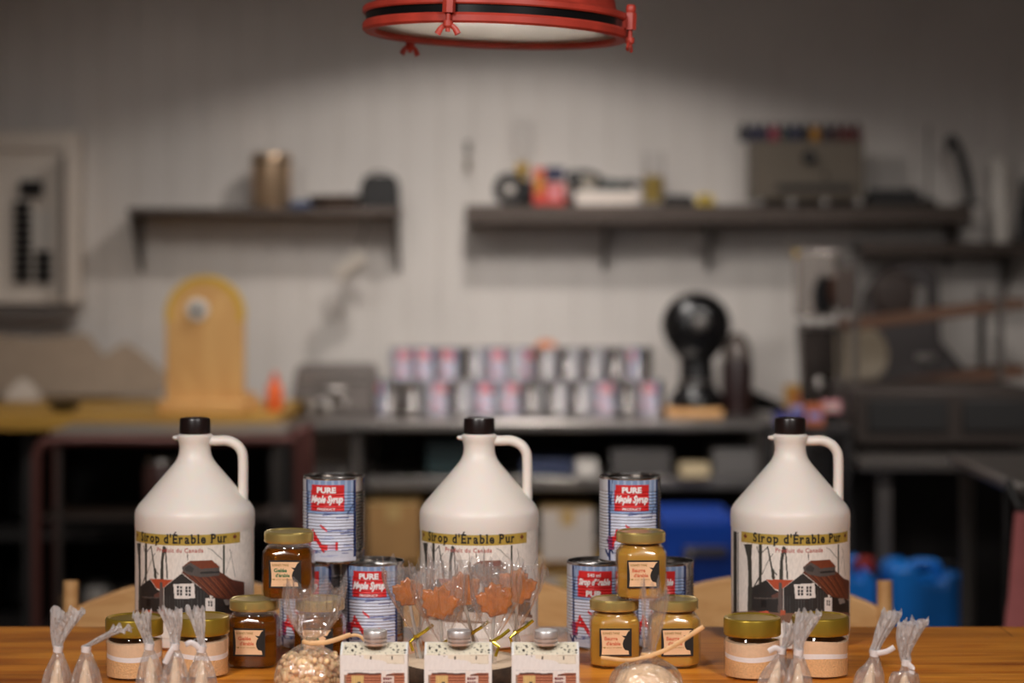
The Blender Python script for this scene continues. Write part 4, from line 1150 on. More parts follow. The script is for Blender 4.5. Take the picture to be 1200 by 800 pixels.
bm = B(); tube(bm, catmull([(-.06, 0, .045), (-.02, 0, .04), (.04, 0, .025), (.075, 0, .018)], 5), [.045, .044, .042, .04, .036, .034, .032, .03, .028, .026, .024, .022, .02, .018, .017, .016], 12, sy=.8); obj('handle', bm, M_black, t)
# packages at the right end
def package(name, label, px0, px1, top, bot, D, dp, m, m2, rz=0):
    X0, X1 = PX(px0, D), PX(px1, D); zb = PZ(bot, D); h = PZ(top, D)-zb
    t = thing(name, label, 'package', ((X0+X1)/2, D+dp/2, zb), rz)
    bm = B(); box(bm, (0, 0, h/2), (X1-X0, dp, h)); obj('carton', bm, m, t, bevel=.003)
    bm = B(); box(bm, (0, -dp/2-.0006, h*.5), ((X1-X0)*.7, .001, h*.35)); obj('printed_panel', bm, m2, t)
    return t
M_y = mat('yellow_card', (190, 140, 44), .6); M_b = mat('blue_card', (30, 42, 130), .5); M_pk = mat('pink_card', (208, 140, 146), .6); M_o = mat('orange_card', (190, 104, 66), .6); M_lv = mat('lavender_card', (150, 144, 196), .6)

# ---- right side equipment
t = thing('side_counter', 'dark steel side counter at the right with a tall leg', 'counter', (PX(1120, 6.6), 7.02, 0))
cx = t.location.x; Z_ = PZ(538, 6.5)
bm = B(); box(bm, (.12, 0, Z_-.018), (PX(1330, 6.5)-PX(990, 6.5), 1.08, .036)); obj('worktop', bm, M_steel_dk, t, bevel=.006)
for px in (1035, 1300):
    bm = B(); box(bm, (PX(px, 6.55)-cx, -.47, (Z_-.036)/2), (.045, .045, Z_-.036)); obj('leg', bm, M_steel_dk, t, bevel=.004)
    bm = B(); box(bm, (PX(px, 6.55)-cx, .47, (Z_-.036)/2), (.045, .045, Z_-.036)); obj('leg', bm, M_steel_dk, t, bevel=.004)
bm = B(); box(bm, (.12, .50, Z_/2+.02), (.85, .02, Z_-.08)); obj('shade_panel', bm, M_dark, t)  # dark sheet added here too, giving the shade below the worktop
SZ = Z_
t = thing('oven', 'dark low oven standing on the side counter at the right', 'oven', (PX(1105, 6.75), 6.98, SZ))
wd = (1210-998)*6.75/F; h = PZ(455, 6.75)-SZ
bm = B(); box(bm, (0, 0, h/2+.01), (wd, .5, h-.02)); obj('body', bm, mat('oven_steel', (64, 56, 52), .5, .5), t, bevel=.01)
bm = B(); box(bm, (-wd*.2, -.256, h*.58), (wd*.44, .012, h*.5)); obj('door', bm, M_blackm, t, bevel=.004)
bm = B(); box(bm, (wd*.28, -.256, h*.58), (wd*.36, .012, h*.5)); obj('door', bm, M_blackm, t, bevel=.004)
for sx in (-1, 1):
    bm = B(); lathe(bm, [(0, 0), (.02, 0), (.02, .012), (0, .012)], 12, (sx*wd*.44, -.2, 0)); obj('foot', bm, M_black, t)
    bm = B(); lathe(bm, [(0, 0), (.02, 0), (.02, .012), (0, .012)], 12, (sx*wd*.44, .2, 0)); obj('foot', bm, M_black, t)
# sloping tray rack above the oven
t = thing('tray_rack', 'rack of sloping steel trays with brown edges above the oven at the right', 'rack', (PX(1095, 7.2), 7.39, SZ))
cx = t.location.x
def slope(y0, y1, xa, xb, D, th, dpth, m, name):
    bm = B(); X0, X1 = PX(xa, D)-cx, PX(xb, D)-cx; za, zb = PZ(y0, D)-SZ, PZ(y1, D)-SZ
    prism(bm, [(X0, za-th), (X1, zb-th), (X1, zb), (X0, za)], -.12, -.12+dpth); return obj(name, bm, m, t, bevel=.004)
brown = mat('brown_edge', (96, 64, 44), .6)
slope(378, 351, 1000, 1210, 7.2, .03, .28, brown, 'tray')
slope(462, 430, 1000, 1210, 7.2, .034, .28, brown, 'tray')
for px in (1004, 1176):
    for yy in (-.135, .145):
        bm = B(); zt = PZ(300 if px < 1100 else 340, 7.2)-SZ; box(bm, (PX(px, 7.2)-cx, yy, zt/2), (.022, .022, zt)); obj('upright', bm, M_steel_dk, t, bevel=.003)
# dark machine on the rack
t = thing('mixer_body', 'dark bulky machine behind the sloping trays at the right', 'machine', (PX(1070, 8.1), 8.24, SZ-.0)); t.name = 'bulky_machine'
zz = lambda y: PZ(y, 8.1)-SZ
xx = lambda x: PX(x, 8.1)-PX(1070, 8.1)
bm = B(); prism(bm, [(xx(1012), 0), (xx(1150), 0), (xx(1140), zz(440)), (xx(1105), zz(400)), (xx(1102), zz(318)), (xx(1085), zz(306)), (xx(1050), zz(312)), (xx(1026), zz(345)), (xx(1018), zz(400))], -.12, .18)
obj('housing', bm, mat('charcoal_enamel', (58, 52, 52), .55), t, bevel=.02)
bm = B(); lathe(bm, [(0, .02), (.07, .015), (.085, 0), (0, -.01)], 28, (xx(1050), -.125, zz(345)), M=Mx); obj('drum', bm, mat('brown_dark', (52, 38, 32), .5), t)
bm = B(); box(bm, (xx(1078), -.125, zz(350)), (.05, .02, .09)); obj('bracket', bm, M_steel, t, bevel=.004)
bm = B(); box(bm, (xx(1086), -.125, zz(420)), (.07, .02, .03)); obj('bracket', bm, M_steel, t, bevel=.004)
bm = B(); tube(bm, [(0, -.0, -SZ+.0), (0, 0, 0)], .03, 12); tube(bm, [(xx(1130), 0, -SZ), (xx(1130), 0, 0)], .03, 12); obj('stand', bm, M_steel_dk, t)
t = thing('pale_disc', 'round beige plate standing on edge between the slicer and the trays', 'plate', (PX(1006, 7.95), 7.98, PZ(452, 7.95))); t.name = 'round_plate'
rd = 36*7.95/F
bm = B(); lathe(bm, [(0, .008), (rd*.8, .008), (rd, .014), (rd, -.004), (0, -.006)], 48, (0, 0, rd), M=Mx); obj('plate_body', bm, mat('beige_plate', (166, 150, 128), .5), t)
bm = B(); box(bm, (0, .0, -PZ(452, 7.95)/2), (.12, .05, PZ(452, 7.95))); obj('stand', bm, M_steel_dk, t)

# tall chrome slicer column
SD = 7.62
t = thing('chrome_machine', 'tall chromed column machine with a brown round knob at the right of the wall', 'machine', (PX(966, SD), SD+.13, 0))
cx = t.location.x; q = lambda px: PX(px, SD)-cx; z = lambda y: PZ(y, SD)
bm = B(); box(bm, (0, 0, z(515)/2), (.14, .16, z(515))); obj('base_cabinet', bm, M_dark, t, bevel=.006)
bm = B(); prism(bm, [(q(948), z(515)), (q(988), z(515)), (q(985), z(470)), (q(982), z(380)), (q(940), z(380)), (q(946), z(470))], -.06, .06); obj('lower_column', bm, mat('polished_dark', (88, 80, 76), .25, .8), t, bevel=.008)
bm = B(); prism(bm, [(q(938), z(372)), (q(982), z(372)), (q(984), z(300)), (q(996), z(292)), (q(932), z(292)), (q(938), z(302))], -.05, .06); obj('upper_housing', bm, mat('polished_steel', (190, 180, 172), .25, .75), t, bevel=.008)
bm = B(); prism(bm, [(q(958), z(368)), (q(978), z(368)), (q(978), z(325)), (q(964), z(322)), (q(956), z(340))], -.056, -.05); obj('dark_window', bm, M_black, t)
bm = B(); tube(bm, [(q(944), -.05, z(378)), (q(990), -.06, z(383))], .016, 12); lathe(bm, [(0, -.02), (.024, -.02), (.026, 0), (.02, .02), (0, .022)], 20, (q(988), -.07, z(383))); lathe(bm, [(0, -.02), (.02, -.02), (.022, 0), (.016, .02), (0, .022)], 20, (q(951), -.06, z(379))); obj('feed_bar', bm, M_steel, t)
bm = B(); lathe(bm, [(0, .03), (.05, .028), (.062, .01), (.062, -.01), (.05, -.02), (0, -.02)], 32, (q(992), -.07, z(340)), M=Mx)
for v in bm.verts: v.co.z = z(340)+(v.co.z-z(340))*1.25; v.co.x = q(992)+(v.co.x-q(992))*.85
obj('brown_knob', bm, mat('brown_bakelite', (70, 44, 32), .4), t)
bm = B()
for px, py in ((962, 455), (995, 462)):
    lathe(bm, [(0, -.03), (.014, -.03), (.02, -.01), (.018, .02), (.008, .035), (0, .035)], 20, (q(px), -.09, z(py)))
    tube(bm, [(q(px), -.09, z(py)), (q(min(px, 978)), 0, z(py))], .008, 8)
obj('handle_knob', bm, M_steel, t)
bm = B(); lathe(bm, [(0, -.012), (.012, -.012), (.014, .0), (.01, .012), (0, .013)], 16, (q(936), -.05, z(297))); obj('brass_knob', bm, mat('brass', (190, 160, 90), .3, 1.), t)

PS = thing('side_stand', 'small dark stand in front of the chromed machine carrying packages', 'stand', (PX(948, 6.6), 6.66, 0))
bm = B(); box(bm, (0, 0, PZ(500, 6.6)-.01), (.26, .16, .02)); obj('top', bm, M_dark, PS, bevel=.003)
for sx in (-1, 1):
    bm = B(); box(bm, (sx*.115, 0, (PZ(500, 6.6)-.02)/2), (.02, .14, PZ(500, 6.6)-.02)); obj('leg', bm, M_dark, PS)
package('snack_package', 'orange package on the small stand behind the right jug handle', 944, 966, 474, 500, 6.6, .06, M_o, M_lv)
package('snack_package', 'deep blue package on the small stand, just above the right jug cap', 908, 926, 484, 500, 6.6, .05, M_b, M_lv)
package('snack_package', 'lavender package on the small stand between the blue and orange ones', 928, 942, 476, 500, 6.62, .05, M_lv, M_b)
package('snack_package', 'pink package lying higher up beside the chromed machine', 964, 986, 470, 484, 6.77, .05, M_pk, M_white)
bpy.context.view_layer.update()
bm = B(); box(bm, (PX(975, 6.80), 6.81, PZ(484, 6.77)/2), (.05, .04, PZ(484, 6.77)-.001)); tag(obj('package_post', bm, M_dark, bevel=.003), 'narrow dark post beneath the pink package', 'post')
t = thing('yellow_carton', 'small yellow carton on the back counter between machine and chromed column', 'package', (PX(938, 8.1), 8.2, PZ(482, 8.1)))
me_h = PZ(453, 8.1)-PZ(482, 8.1)
bm = B(); box(bm, (0, 0, me_h/2), (.085, .06, me_h)); obj('carton', bm, M_y, t, bevel=.003)
bm = B(); box(bm, (0, -.031, me_h*.5), (.05, .001, me_h*.4)); obj('printed_panel', bm, M_o, t)
bm = B(); box(bm, (PX(945, 8.1), 8.22, PZ(482, 8.1)-.02), (.16, .3, .0396)); tag(obj('wall_ledge', bm, M_steel_dk, bevel=.003), 'short steel ledge continuing the back counter under the yellow carton', 'ledge')

t = thing('corner_table', 'stainless table corner at the right edge with a pale rim', 'table', (PX(1230, 5.2), 5.6, 0))
zc = PZ(566, 5.2)
bm = B(); box(bm, (.06, 0, zc-.015), (PX(1320, 5.2)-PX(1160, 5.2), .8, .03)); obj('worktop', bm, M_steel, t, bevel=.006)
for sx in (-.06, .18):
    for sy in (-.35, .35):
        bm = B(); tube(bm, [(sx, sy, 0), (sx, sy, zc-.03)], .02, 12); obj('leg', bm, M_steel_dk, t)
t.location.x += .02
# pink cloth hanging at the right edge
bm = B(); X = PX(1197, 4.6); rings = []
for k in range(13):
    f = k/12; y = 600+f*140; wd = 7+f*13
    rings.append([Vector(((wd*(1+.12*math.sin(5*a+f*3))*math.cos(a))*4.6/F, 4.6+(wd*.4*math.sin(a))*4.6/F, PZ(y, 4.6))) for a in np.linspace(0, 2*PI, 24, endpoint=False)])
rings.append([Vector((v.x*1.1, v.y, .05)) for v in rings[-1]])
loft(bm, rings)
for v in bm.verts: v.co.x += X
tag(obj('pink_cloth', bm, mat('pink_fabric', (190, 110, 108), .9, var=.1)), 'pink cloth hanging in folds at the right edge of the photo', 'cloth')
t = thing('coat_stand', 'dark pole holding the hanging pink cloth at the right edge', 'stand', (PX(1197, 4.6), 4.74, 0))
bm = B(); tube(bm, [(0, 0, .012), (0, 0, PZ(600, 4.6)+.03), (0, -.02, PZ(600, 4.6)+.05), (0, -.14, PZ(600, 4.6)+.004)], .008, 10); obj('pole', bm, M_blackm, t)
bm = B(); lathe(bm, [(0, 0), (.07, 0), (.07, .01), (0, .014)], 28); obj('foot', bm, M_blackm, t)

# ---- left side
YL = 7.35
t = thing('left_workbench', 'dark workbench at the left with a mustard-coloured board top', 'workbench', (PX(150, YL), 7.8, 0))
cx = t.location.x; zt = PZ(487, YL)
xa, xb = PX(-60, YL)-cx, PX(325, YL)-cx
bm = B(); box(bm, ((xa+xb)/2, -.05, zt-.024), (xb-xa, .85, .048)); obj('worktop', bm, M_mustard, t, bevel=.004)
bm = B()
for x_ in (xa+.02, xa+(xb-xa)*.22, xb-.02): box(bm, (x_, .0, (zt-.048)/2), (.03, .70, zt-.048))
box(bm, ((xa+xb)/2, .34, (zt-.048)/2), (xb-xa, .02, zt-.048)); box(bm, ((xa+xb)/2, .0, .06), (xb-xa, .70, .02)); obj('carcass', bm, M_dark, t)
bm = B(); box(bm, ((xa+xb)/2, .0, .38), (xb-xa-.04, .60, .02)); obj('shelf', bm, M_dark, t)
for i, (px, py, s, m) in enumerate(((117, 700, .05, M_white), (152, 712, .045, M_steel), (80, 690, .04, M_kraft))):
    t2 = thing('storage_jar', ['pale jar on the dark lower shelf behind the left chair', 'grey metal jar on the dark lower shelf, nearest the left jug', 'small brown jar on the dark lower shelf, left of the pale jar'][i], 'jar', (PX(px, 7.7), 7.65, .0705))
    bm = B(); lathe(bm, [(0, 0), (s*.9, 0), (s, .006), (s, s*2.2), (s*.8, s*2.5), (0, s*2.5)], 24); obj('body', bm, m, t2)
    bm = B(); lathe(bm, [(s*.82, s*2.5), (s*.86, s*2.5), (s*.86, s*2.8), (0, s*2.85)], 24); obj('lid', bm, M_steel_dk, t2)
# tube framed cart in front
CD_ = 6.8
t = thing('tube_cart', 'cart of reddish brown tube with a thin grey top in front of the left bench', 'cart', (PX(190, CD_), CD_+.1, 0))
cx = t.location.x; zt = PZ(519, CD_)
for yy in (0, .32):
    bm = B(); tube(bm, catmull([(PX(35, CD_)-cx, yy, 0), (PX(35, CD_)-cx, yy, zt-.12), (PX(38, CD_)-cx, yy, zt-.03), (PX(62, CD_)-cx, yy, zt), (PX(200, CD_)-cx, yy, zt), (PX(335, CD_)-cx, yy, zt), (PX(346, CD_)-cx, yy, zt-.04), (PX(346, CD_)-cx, yy, 0)], 6), .016, 12)
    obj('tube_frame', bm, mat('brown_tube', (110, 68, 62), .4, .3), t)
bm = B(); box(bm, (PX(190, CD_)-cx, .16, zt+.022), (PX(338, CD_)-PX(60, CD_), .34, .012)); obj('top', bm, mat('grey_top', (120, 112, 104), .5), t, bevel=.003)
bm = B(); box(bm, (PX(190, CD_)-cx, .16, PZ(612, CD_)), (PX(344, CD_)-PX(40, CD_), .30, .012)); obj('shelf', bm, mat('dark_shelf', (58, 48, 44), .5), t)
for px in (60, 318):
    bm = B(); tube(bm, [(PX(px, CD_)-cx, .02, 0), (PX(px, CD_)-cx, .02, zt-.01)], .009, 10); obj('brace', bm, M_steel_dk, t)
t = thing('sphere_knob', 'dark jar with a shiny lid on the cart shelf beside the left jug', 'jar', (PX(178, CD_), CD_+.2, PZ(612, CD_)+.0065)); t.name = 'lidded_jar'
hh = PZ(545, CD_)-PZ(612, CD_)
bm = B(); lathe(bm, [(0, 0), (.055, 0), (.058, .006), (.058, hh*.8), (.05, hh*.9), (0, hh*.9)], 28); obj('body', bm, mat('reddish_brown', (72, 44, 40), .4), t)
bm = B(); lathe(bm, [(.05, hh*.9), (.053, hh*.9), (.05, hh*.97), (.02, hh), (0, hh)], 28); obj('lid', bm, M_steel, t)

# paddle board
PDd = 7.45
t = thing('paddle_board', 'tall round-topped wooden board with a yellow rim and a metal boss', 'board', (PX(238.5, PDd), 7.50, PZ(487, YL)+.001))
zb0 = t.location.z; q = lambda px: PX(px, PDd)-PX(238.5, PDd); z = lambda y: PZ(y, PDd)-zb0
wd = 46*PDd/F; zc = z(370)
arch = [(wd*math.cos(a), zc+wd*math.sin(a)) for a in np.linspace(0, PI, 25)]
bm = B(); prism(bm, [(-wd, 0), (wd, 0)]+arch, -.022, .022); obj('panel', bm, M_board, t, bevel=.004)
bm = B(); outer = [(wd*1.015*math.cos(a), zc+wd*1.015*math.sin(a)) for a in np.linspace(-.15, PI+.15, 33)]; inner = [(wd*.86*math.cos(a), zc+wd*.86*math.sin(a)) for a in np.linspace(-.15, PI+.15, 33)]
for yy in (-.0255,):
    A = [(bm.verts.new((x_, yy, z_)), bm.verts.new((x_, .0225, z_))) for x_, z_ in outer]; Bq = [(bm.verts.new((x_, yy, z_)), bm.verts.new((x_, -.0215, z_))) for x_, z_ in inner]
    for i in range(32):
        bm.faces.new((A[i][0], A[i+1][0], Bq[i+1][0], Bq[i][0])); bm.faces.new((A[i][0], A[i][1], A[i+1][1], A[i+1][0])); bm.faces.new((Bq[i][0], Bq[i+1][0], Bq[i+1][1], Bq[i][1]))
obj('rim', bm, M_yellowrim, t)
bm = B(); lathe(bm, [(0, .036), (.012, .036), (.014, .03), (.034, .030), (.038, .022), (0, .022)], 28, (q(230), 0, z(363)), M=Mx); obj('boss', bm, M_white, t)
bm = B(); lathe(bm, [(0, .040), (.014, .040), (.015, .035), (0, .035)], 16, (q(230), 0, z(363)), M=Mx); obj('hole', bm, M_black, t)
bm = B(); box(bm, (0, 0, .02), (wd*2.3, .16, .04)); obj('foot', bm, M_board, t, bevel=.006)
t = thing('wooden_block', 'pale wooden block beside the foot of the paddle board', 'block', (PX(290, 7.6), 7.62, PZ(487, YL)+.001))
bm = B(); lathe(bm, [(0, 0), (.045, 0), (.045, .02), (.03, .03), (.03, .06), (0, .062)], 24); obj('turned_block', bm, M_board, t)
t = thing('small_dish', 'small black dish on the mustard bench top at the left', 'dish', (PX(72, 7.5), 7.55, PZ(487, YL)+.001))
bm = B(); lathe(bm, [(0, 0), (.03, 0), (.052, .018), (.054, .03), (.05, .03), (.03, .008), (0, .008)], 28); obj('dish_body', bm, M_black, t)
# leaning paper / board against the wall at the left
t = thing('kraft_sheet', 'crumpled beige sheet leaning on the wall behind the left bench', 'sheet', (PX(60, 8.3), 8.40, PZ(487, YL)+.001))
zz = lambda y: PZ(y, 8.3)-PZ(487, YL); xx = lambda x: PX(x, 8.3)-PX(60, 8.3)
bm = B(); prism(bm, [(xx(-40), 0), (xx(185), 0), (xx(190), zz(440)), (xx(160), zz(415)), (xx(140), zz(402)), (xx(115), zz(418)), (xx(95), zz(392)), (xx(30), zz(398)), (xx(-40), zz(390))], -.004, .004, M=Matrix.Rotation(math.radians(-6), 4, 'X'))
obj('beige_sheet', bm, mat('beige_sheet', (168, 148, 128), .8, var=.06), t)
t = thing('paper_cone', 'pale pointed paper packet in front of the beige sheet at the left', 'packet', (PX(27, 8.1), 8.1, PZ(487, YL)+.001)); t.name = 'paper_packet'
bm = B(); wd = 22*8.1/F; hh = PZ(444, 8.1)-PZ(487, YL)
loft(bm, [[Vector((sx*wd*k, sy*.03*k+.0, zz_)) for sx, sy in ((-1, -1), (1, -1), (1, 1), (-1, 1))] for zz_, k in ((0, 1), (hh*.4, .8), (hh*.85, .35), (hh, .12))]); obj('packet_body', bm, mat('pale_paper', (198, 186, 174), .7), t, bevel=.004)

# electrical panel
PD_ = 8.50
t = thing('breaker_panel', 'grey electrical panel with two columns of black breakers at the left', 'panel', (PX(40, PD_), PD_, PZ(372, PD_)))
cx = t.location.x; z0 = t.location.z; q = lambda px: PX(px, PD_)-cx; z = lambda y: PZ(y, PD_)-z0
M_pan = mat('panel_enamel', (214, 202, 190), .5)
bm = B()
box(bm, ((q(-45)+q(97))/2, 0, z(355)/2+z(155)/2), (q(97)-q(-45), .09, z(155)-z(355)))
obj('enclosure', bm, M_pan, t, bevel=.005)
bm = B()
for (a, b_, c_, d_) in ((78, 97, 155, 355), (-45, -20, 155, 355), (-20, 78, 155, 176), (-20, 78, 340, 355)):
    box(bm, ((q(a)+q(b_))/2, -.058, (z(c_)+z(d_))/2), (q(b_)-q(a), .03, z(c_)-z(d_)))
obj('door_frame', bm, M_pan, t, bevel=.003)
bm = B(); box(bm, (q(80), -.09, (z(185)+z(350))/2), (.015, .09, z(185)-z(350))); obj('open_door', bm, mat('panel_shadow_grey', (120, 110, 102), .5), t)  # darker than the panel enamel: inner shade put into the door's colour
for k in range(10):
    y = 236+k*9.6
    for (a, b_) in ((21, 40), (46, 64)):
        if a == 46 and k < 6: continue
        bm = B(); box(bm, ((q(a)+q(b_))/2, -.062, z(y+4.5)), (q(b_)-q(a), .03, .024)); box(bm, ((q(a)+q(b_))/2, -.08, z(y+4.5)), (.02, .014, .010)); obj('breaker', bm, M_black, t)
bm = B(); box(bm, (q(41), -.066, z(221)), (q(54)-q(28), .035, z(212)-z(230))); obj('main_switch', bm, M_black, t, bevel=.004)
bm = B(); box(bm, (q(53), -.050, z(269)), (q(65)-q(42), .008, z(248)-z(290))); obj('directory_card', bm, M_white, t)
bm = B(); box(bm, ((q(-45)+q(90))/2, -.03, z(373)), (q(90)-q(-45), .10, .02)); obj('ledge', bm, mat('ledge_grey', (96, 84, 76), .6), t, bevel=.003)

# ---- wall shelves
def wallshelf(label, px0, px1, y, D, th, m, brackets, dpth=.26, hanger=None):
    t = thing('wall_shelf', label, 'shelf', (PX((px0+px1)/2, D), YW, PZ(y, D)))
    cx = t.location.x; 
    bm = B(); box(bm, (0, -dpth/2-.001, -th/2), (PX(px1, D)-PX(px0, D), dpth, th)); obj('board', bm, m, t, bevel=.004)
    for px in brackets:
        bm = B(); X = PX(px, D)-cx
        prof = [(-.001, -th), (-dpth*.95, -th), (-dpth*.95, -th-.012), (-.03, -.235), (-.001, -.245)]
        prism(bm, prof, X-.006, X+.006, M=Matrix.Rotation(PI/2, 4, 'Z') @ Matrix.Scale(1, 4))
        obj('bracket', bm, M_steel_dk, t)
    return t
SDp = 8.25
M_shelf = mat('shelf_steel', (92, 82, 76), .30, .8, var=.06)
wallshelf('steel wall shelf at the left with triangular brackets', 147, 468, 243, SDp, .028, M_shelf, (152, 464))
s2 = wallshelf('long steel wall shelf at the right, crowded with tools', 545, 1142, 240, SDp, .068, M_shelf, (560, 850, 975))
SZ1 = PZ(243, SDp)+.0005; SZ2 = PZ(240, SDp)+.0005
def on(px, zbase=SZ2, D=8.38): return (PX(px, D), D, zbase)
DD = 8.38
t = thing('metal_canister', 'brownish shiny metal canister on the left wall shelf', 'canister', on(318, SZ1))
h = PZ(180, DD)-SZ1; r = 23*DD/F
bm = B(); lathe(bm, [(0, 0), (r*.98, 0), (r, .004), (r, h*.9), (r*1.04, h*.91), (r*1.04, h*.96), (r*.96, h), (0, h)], 40); obj('body', bm, mat('bronze_tin', (206, 176, 144), .3, .8), t)
bm = B(); lathe(bm, [(r*1.05, h*.84), (r*1.08, h*.85), (r*1.08, h*.875), (r*1.05, h*.885)], 40); obj('band', bm, M_steel_dk, t)
t = thing('blue_cloth', 'flat folded blue cloth on the left wall shelf beside the canister', 'cloth', on(353, SZ1))
bm = B(); box(bm, (0, 0, .009), (.08, .12, .018)); box(bm, (.005, 0, .022), (.06, .10, .010)); obj('folds', bm, mat('blue_cloth', (50, 74, 112), .9), t, bevel=.004)
t = thing('stacked_pans', 'low dark brown pan on the left wall shelf', 'pan', on(393, SZ1))
bm = B(); lathe(bm, [(0, 0), (.08, 0), (.10, .035), (.104, .045), (.098, .045), (.078, .008), (0, .008)], 36); obj('pan_body', bm, mat('brown_iron', (64, 46, 34), .6), t)
bm = B(); tube(bm, [(.03, .09, .04), (.035, .12, .05)], .009, 8); obj('handle', bm, M_blackm, t)
t = thing('black_case', 'black box-shaped case at the right end of the left wall shelf', 'case', on(445, SZ1))
h = PZ(206, DD)-SZ1; w_ = 22*DD/F
bm = B(); prism(bm, [(-w_, 0), (w_*1.05, 0), (w_*1.0, h*.75), (w_*.8, h), (-w_*.75, h), (-w_, h*.6)], -.07, .07); obj('body', bm, M_blackm, t, bevel=.008)
bm = B(); tube(bm, catmull([(-.03, 0, h-.002), (-.025, 0, h+.012), (.025, 0, h+.012), (.03, 0, h-.002)], 4), .004, 8); obj('handle', bm, M_black, t)
# strainer hanging under the left shelf
t = thing('hanging_cup', 'tilted shiny metal cup hanging from a hook under the left wall shelf', 'cup', (PX(428, 8.3), 8.3, PZ(252, 8.3)))
bm = B(); tube(bm, catmull([(0, 0, .018), (.004, 0, -.02), (-.006, 0, -.07), (-.03, 0, -.125)], 5), .004, 8); obj('hook', bm, M_steel_dk, t)
M2 = Matrix.Translation((PX(410, 8.3)-PX(428, 8.3), 0, PZ(311, 8.3)-PZ(252, 8.3))) @ Matrix.Rotation(math.radians(52), 4, 'Y')
bm = B(); lathe(bm, [(0, -.062), (.032, -.062), (.036, -.056), (.036, .058), (.039, .062), (.034, .062), (.032, -.05), (0, -.054)], 32, M=M2); obj('cup_body', bm, mat('shiny_tin', (222, 214, 204), .4, .3), t)
# things on the right shelf
t = thing('wall_hook', 'small dark hook with a tag on the wall above the shelf corner', 'hook', (PX(548, 8.5), YW-.001, PZ(172, 8.5)))
bm = B(); box(bm, (0, -.006, 0), (.022, .012, .05)); tube(bm, catmull([(0, -.01, -.01), (0, -.035, -.02), (0, -.04, -.005)], 4), .005, 8); obj('hook_body', bm, M_steel_dk, t)
bm = B(); tube(bm, [(0, -.036, -.012), (0, -.030, -.05)], .003, 6); box(bm, (0, -.03, -.07), (.02, .012, .04)); obj('tag_key', bm, mat('olive_tag', (96, 84, 62), .6), t)
t = thing('glass_funnel', 'clear upside-down glass jar on a yellow stand at the left of the right shelf', 'jar', on(610))
bm = B(); lathe(bm, [(.020, .16), (.030, .18), (.040, .22), (.042, .30), (.036, .33), (0, .335)], 32); obj('glass', bm, M_glass, t)
bm = B(); lathe(bm, [(0, .0), (.022, 0), (.022, .01), (.012, .02), (.012, .12), (.024, .135), (.024, .165), (0, .165)], 24); obj('stand', bm, mat('yellow_stand', (190, 150, 40), .5), t)
t.location.x = PX(612, DD); t.location.y = 8.515
t = thing('tape_roll', 'large black tape roll standing on edge on the right shelf', 'tape', (PX(597, 8.3), 8.36, SZ2))
r = 19*8.36/F
bm = B(); lathe(bm, [(r*.42, .03), (r, .03), (r, -.03), (r*.42, -.03), (r*.42, .03)], 36, (0, 0, r), M=Mx); obj('roll', bm, M_black, t)
bm = B(); lathe(bm, [(r*.32, .031), (r*.42, .031), (r*.42, -.031), (r*.32, -.031), (r*.32, .031)], 28, (0, 0, r), M=Mx); obj('core', bm, mat('card_core', (120, 110, 100), .8), t)
t = thing('cable_bundle', 'coiled dark cable lying behind the black tape roll on the right shelf', 'cable', on(622, SZ2, 8.44))
bm = B()
for k in range(4):
    tube(bm, [Vector((.042*math.cos(a)+.006*k, .026*math.sin(a), .014+.022*k+.006*math.sin(3*a+k))) for a in np.linspace(0, 2*PI, 28)], .012, 8, caps=False, up=(0, 0, 1))
obj('coil', bm, M_blackm, t)
def sbox(name, label, cat, px0, px1, top, D, dp, m, m2=None, z=SZ2, part='carton'):
    X0, X1 = PX(px0, D), PX(px1, D); h = PZ(top, D)-z
    t = thing(name, label, cat, ((X0+X1)/2, D, z))
    bm = B(); box(bm, (0, 0, h/2), (X1-X0, dp, h)); obj(part, bm, m, t, bevel=.003)
    if m2:
        bm = B(); box(bm, (0, -dp/2-.001, h*.55), ((X1-X0)*.6, .002, h*.5)); obj('printed_panel', bm, m2, t)
    return t
sbox('parts_box', 'upright red box on the right shelf beside the black roll', 'box', 625, 638, 197, 8.34, .10, mat('red_card', (200, 60, 48), .5), M_y)
sbox('parts_box', 'dark blue box with red ends standing on the red tray', 'box', 639, 661, 196, 8.36, .10, mat('navy_card', (26, 28, 66), .5), None, z=SZ2+.092)
sbox('parts_box', 'wide red box beneath the dark blue one on the right shelf', 'box', 638.5, 661.5, 216, 8.36, .14, mat('red_card', (200, 60, 48), .5), M_pk)
def lump(name, label, cat, px, D, z, rx, ry, rz, m, seed, part='body'):
    t = thing(name, label, cat, (PX(px, D), D, z)); rg = random.Random(seed)
    bm = B(); bmesh.ops.create_uvsphere(bm, u_segments=24, v_segments=14, radius=1)
    for v in bm.verts:
        k = 1+.12*math.sin(v.co.x*5+seed)+.1*math.cos(v.co.z*6+seed*2)
        v.co = Vector((v.co.x*rx*k, v.co.y*ry*k, max(0, rz+v.co.z*rz*k)))
    obj(part, bm, m, t); return t
t = thing('power_drill', 'black power drill with a pistol grip on the right shelf', 'drill', on(680, SZ2, 8.49))
bm = B(); tube(bm, [(-.05, 0, .10), (-.03, 0, .105), (.03, 0, .105), (.06, 0, .10), (.085, 0, .10)], [.026, .034, .034, .028, .014], 16); tube(bm, [(.0, 0, .09), (-.02, 0, .03)], .02, 12); box(bm, (-.02, 0, .017), (.08, .05, .034)); obj('body', bm, M_black, t, bevel=.003)
bm = B(); tube(bm, [(.085, 0, .10), (.12, 0, .10)], .006, 8); obj('chuck', bm, M_steel, t)
t = thing('white_tray', 'long white tray on the right shelf holding dark tools', 'tray', on(710, SZ2, 8.37))
w_ = 38*8.32/F; hh = .055
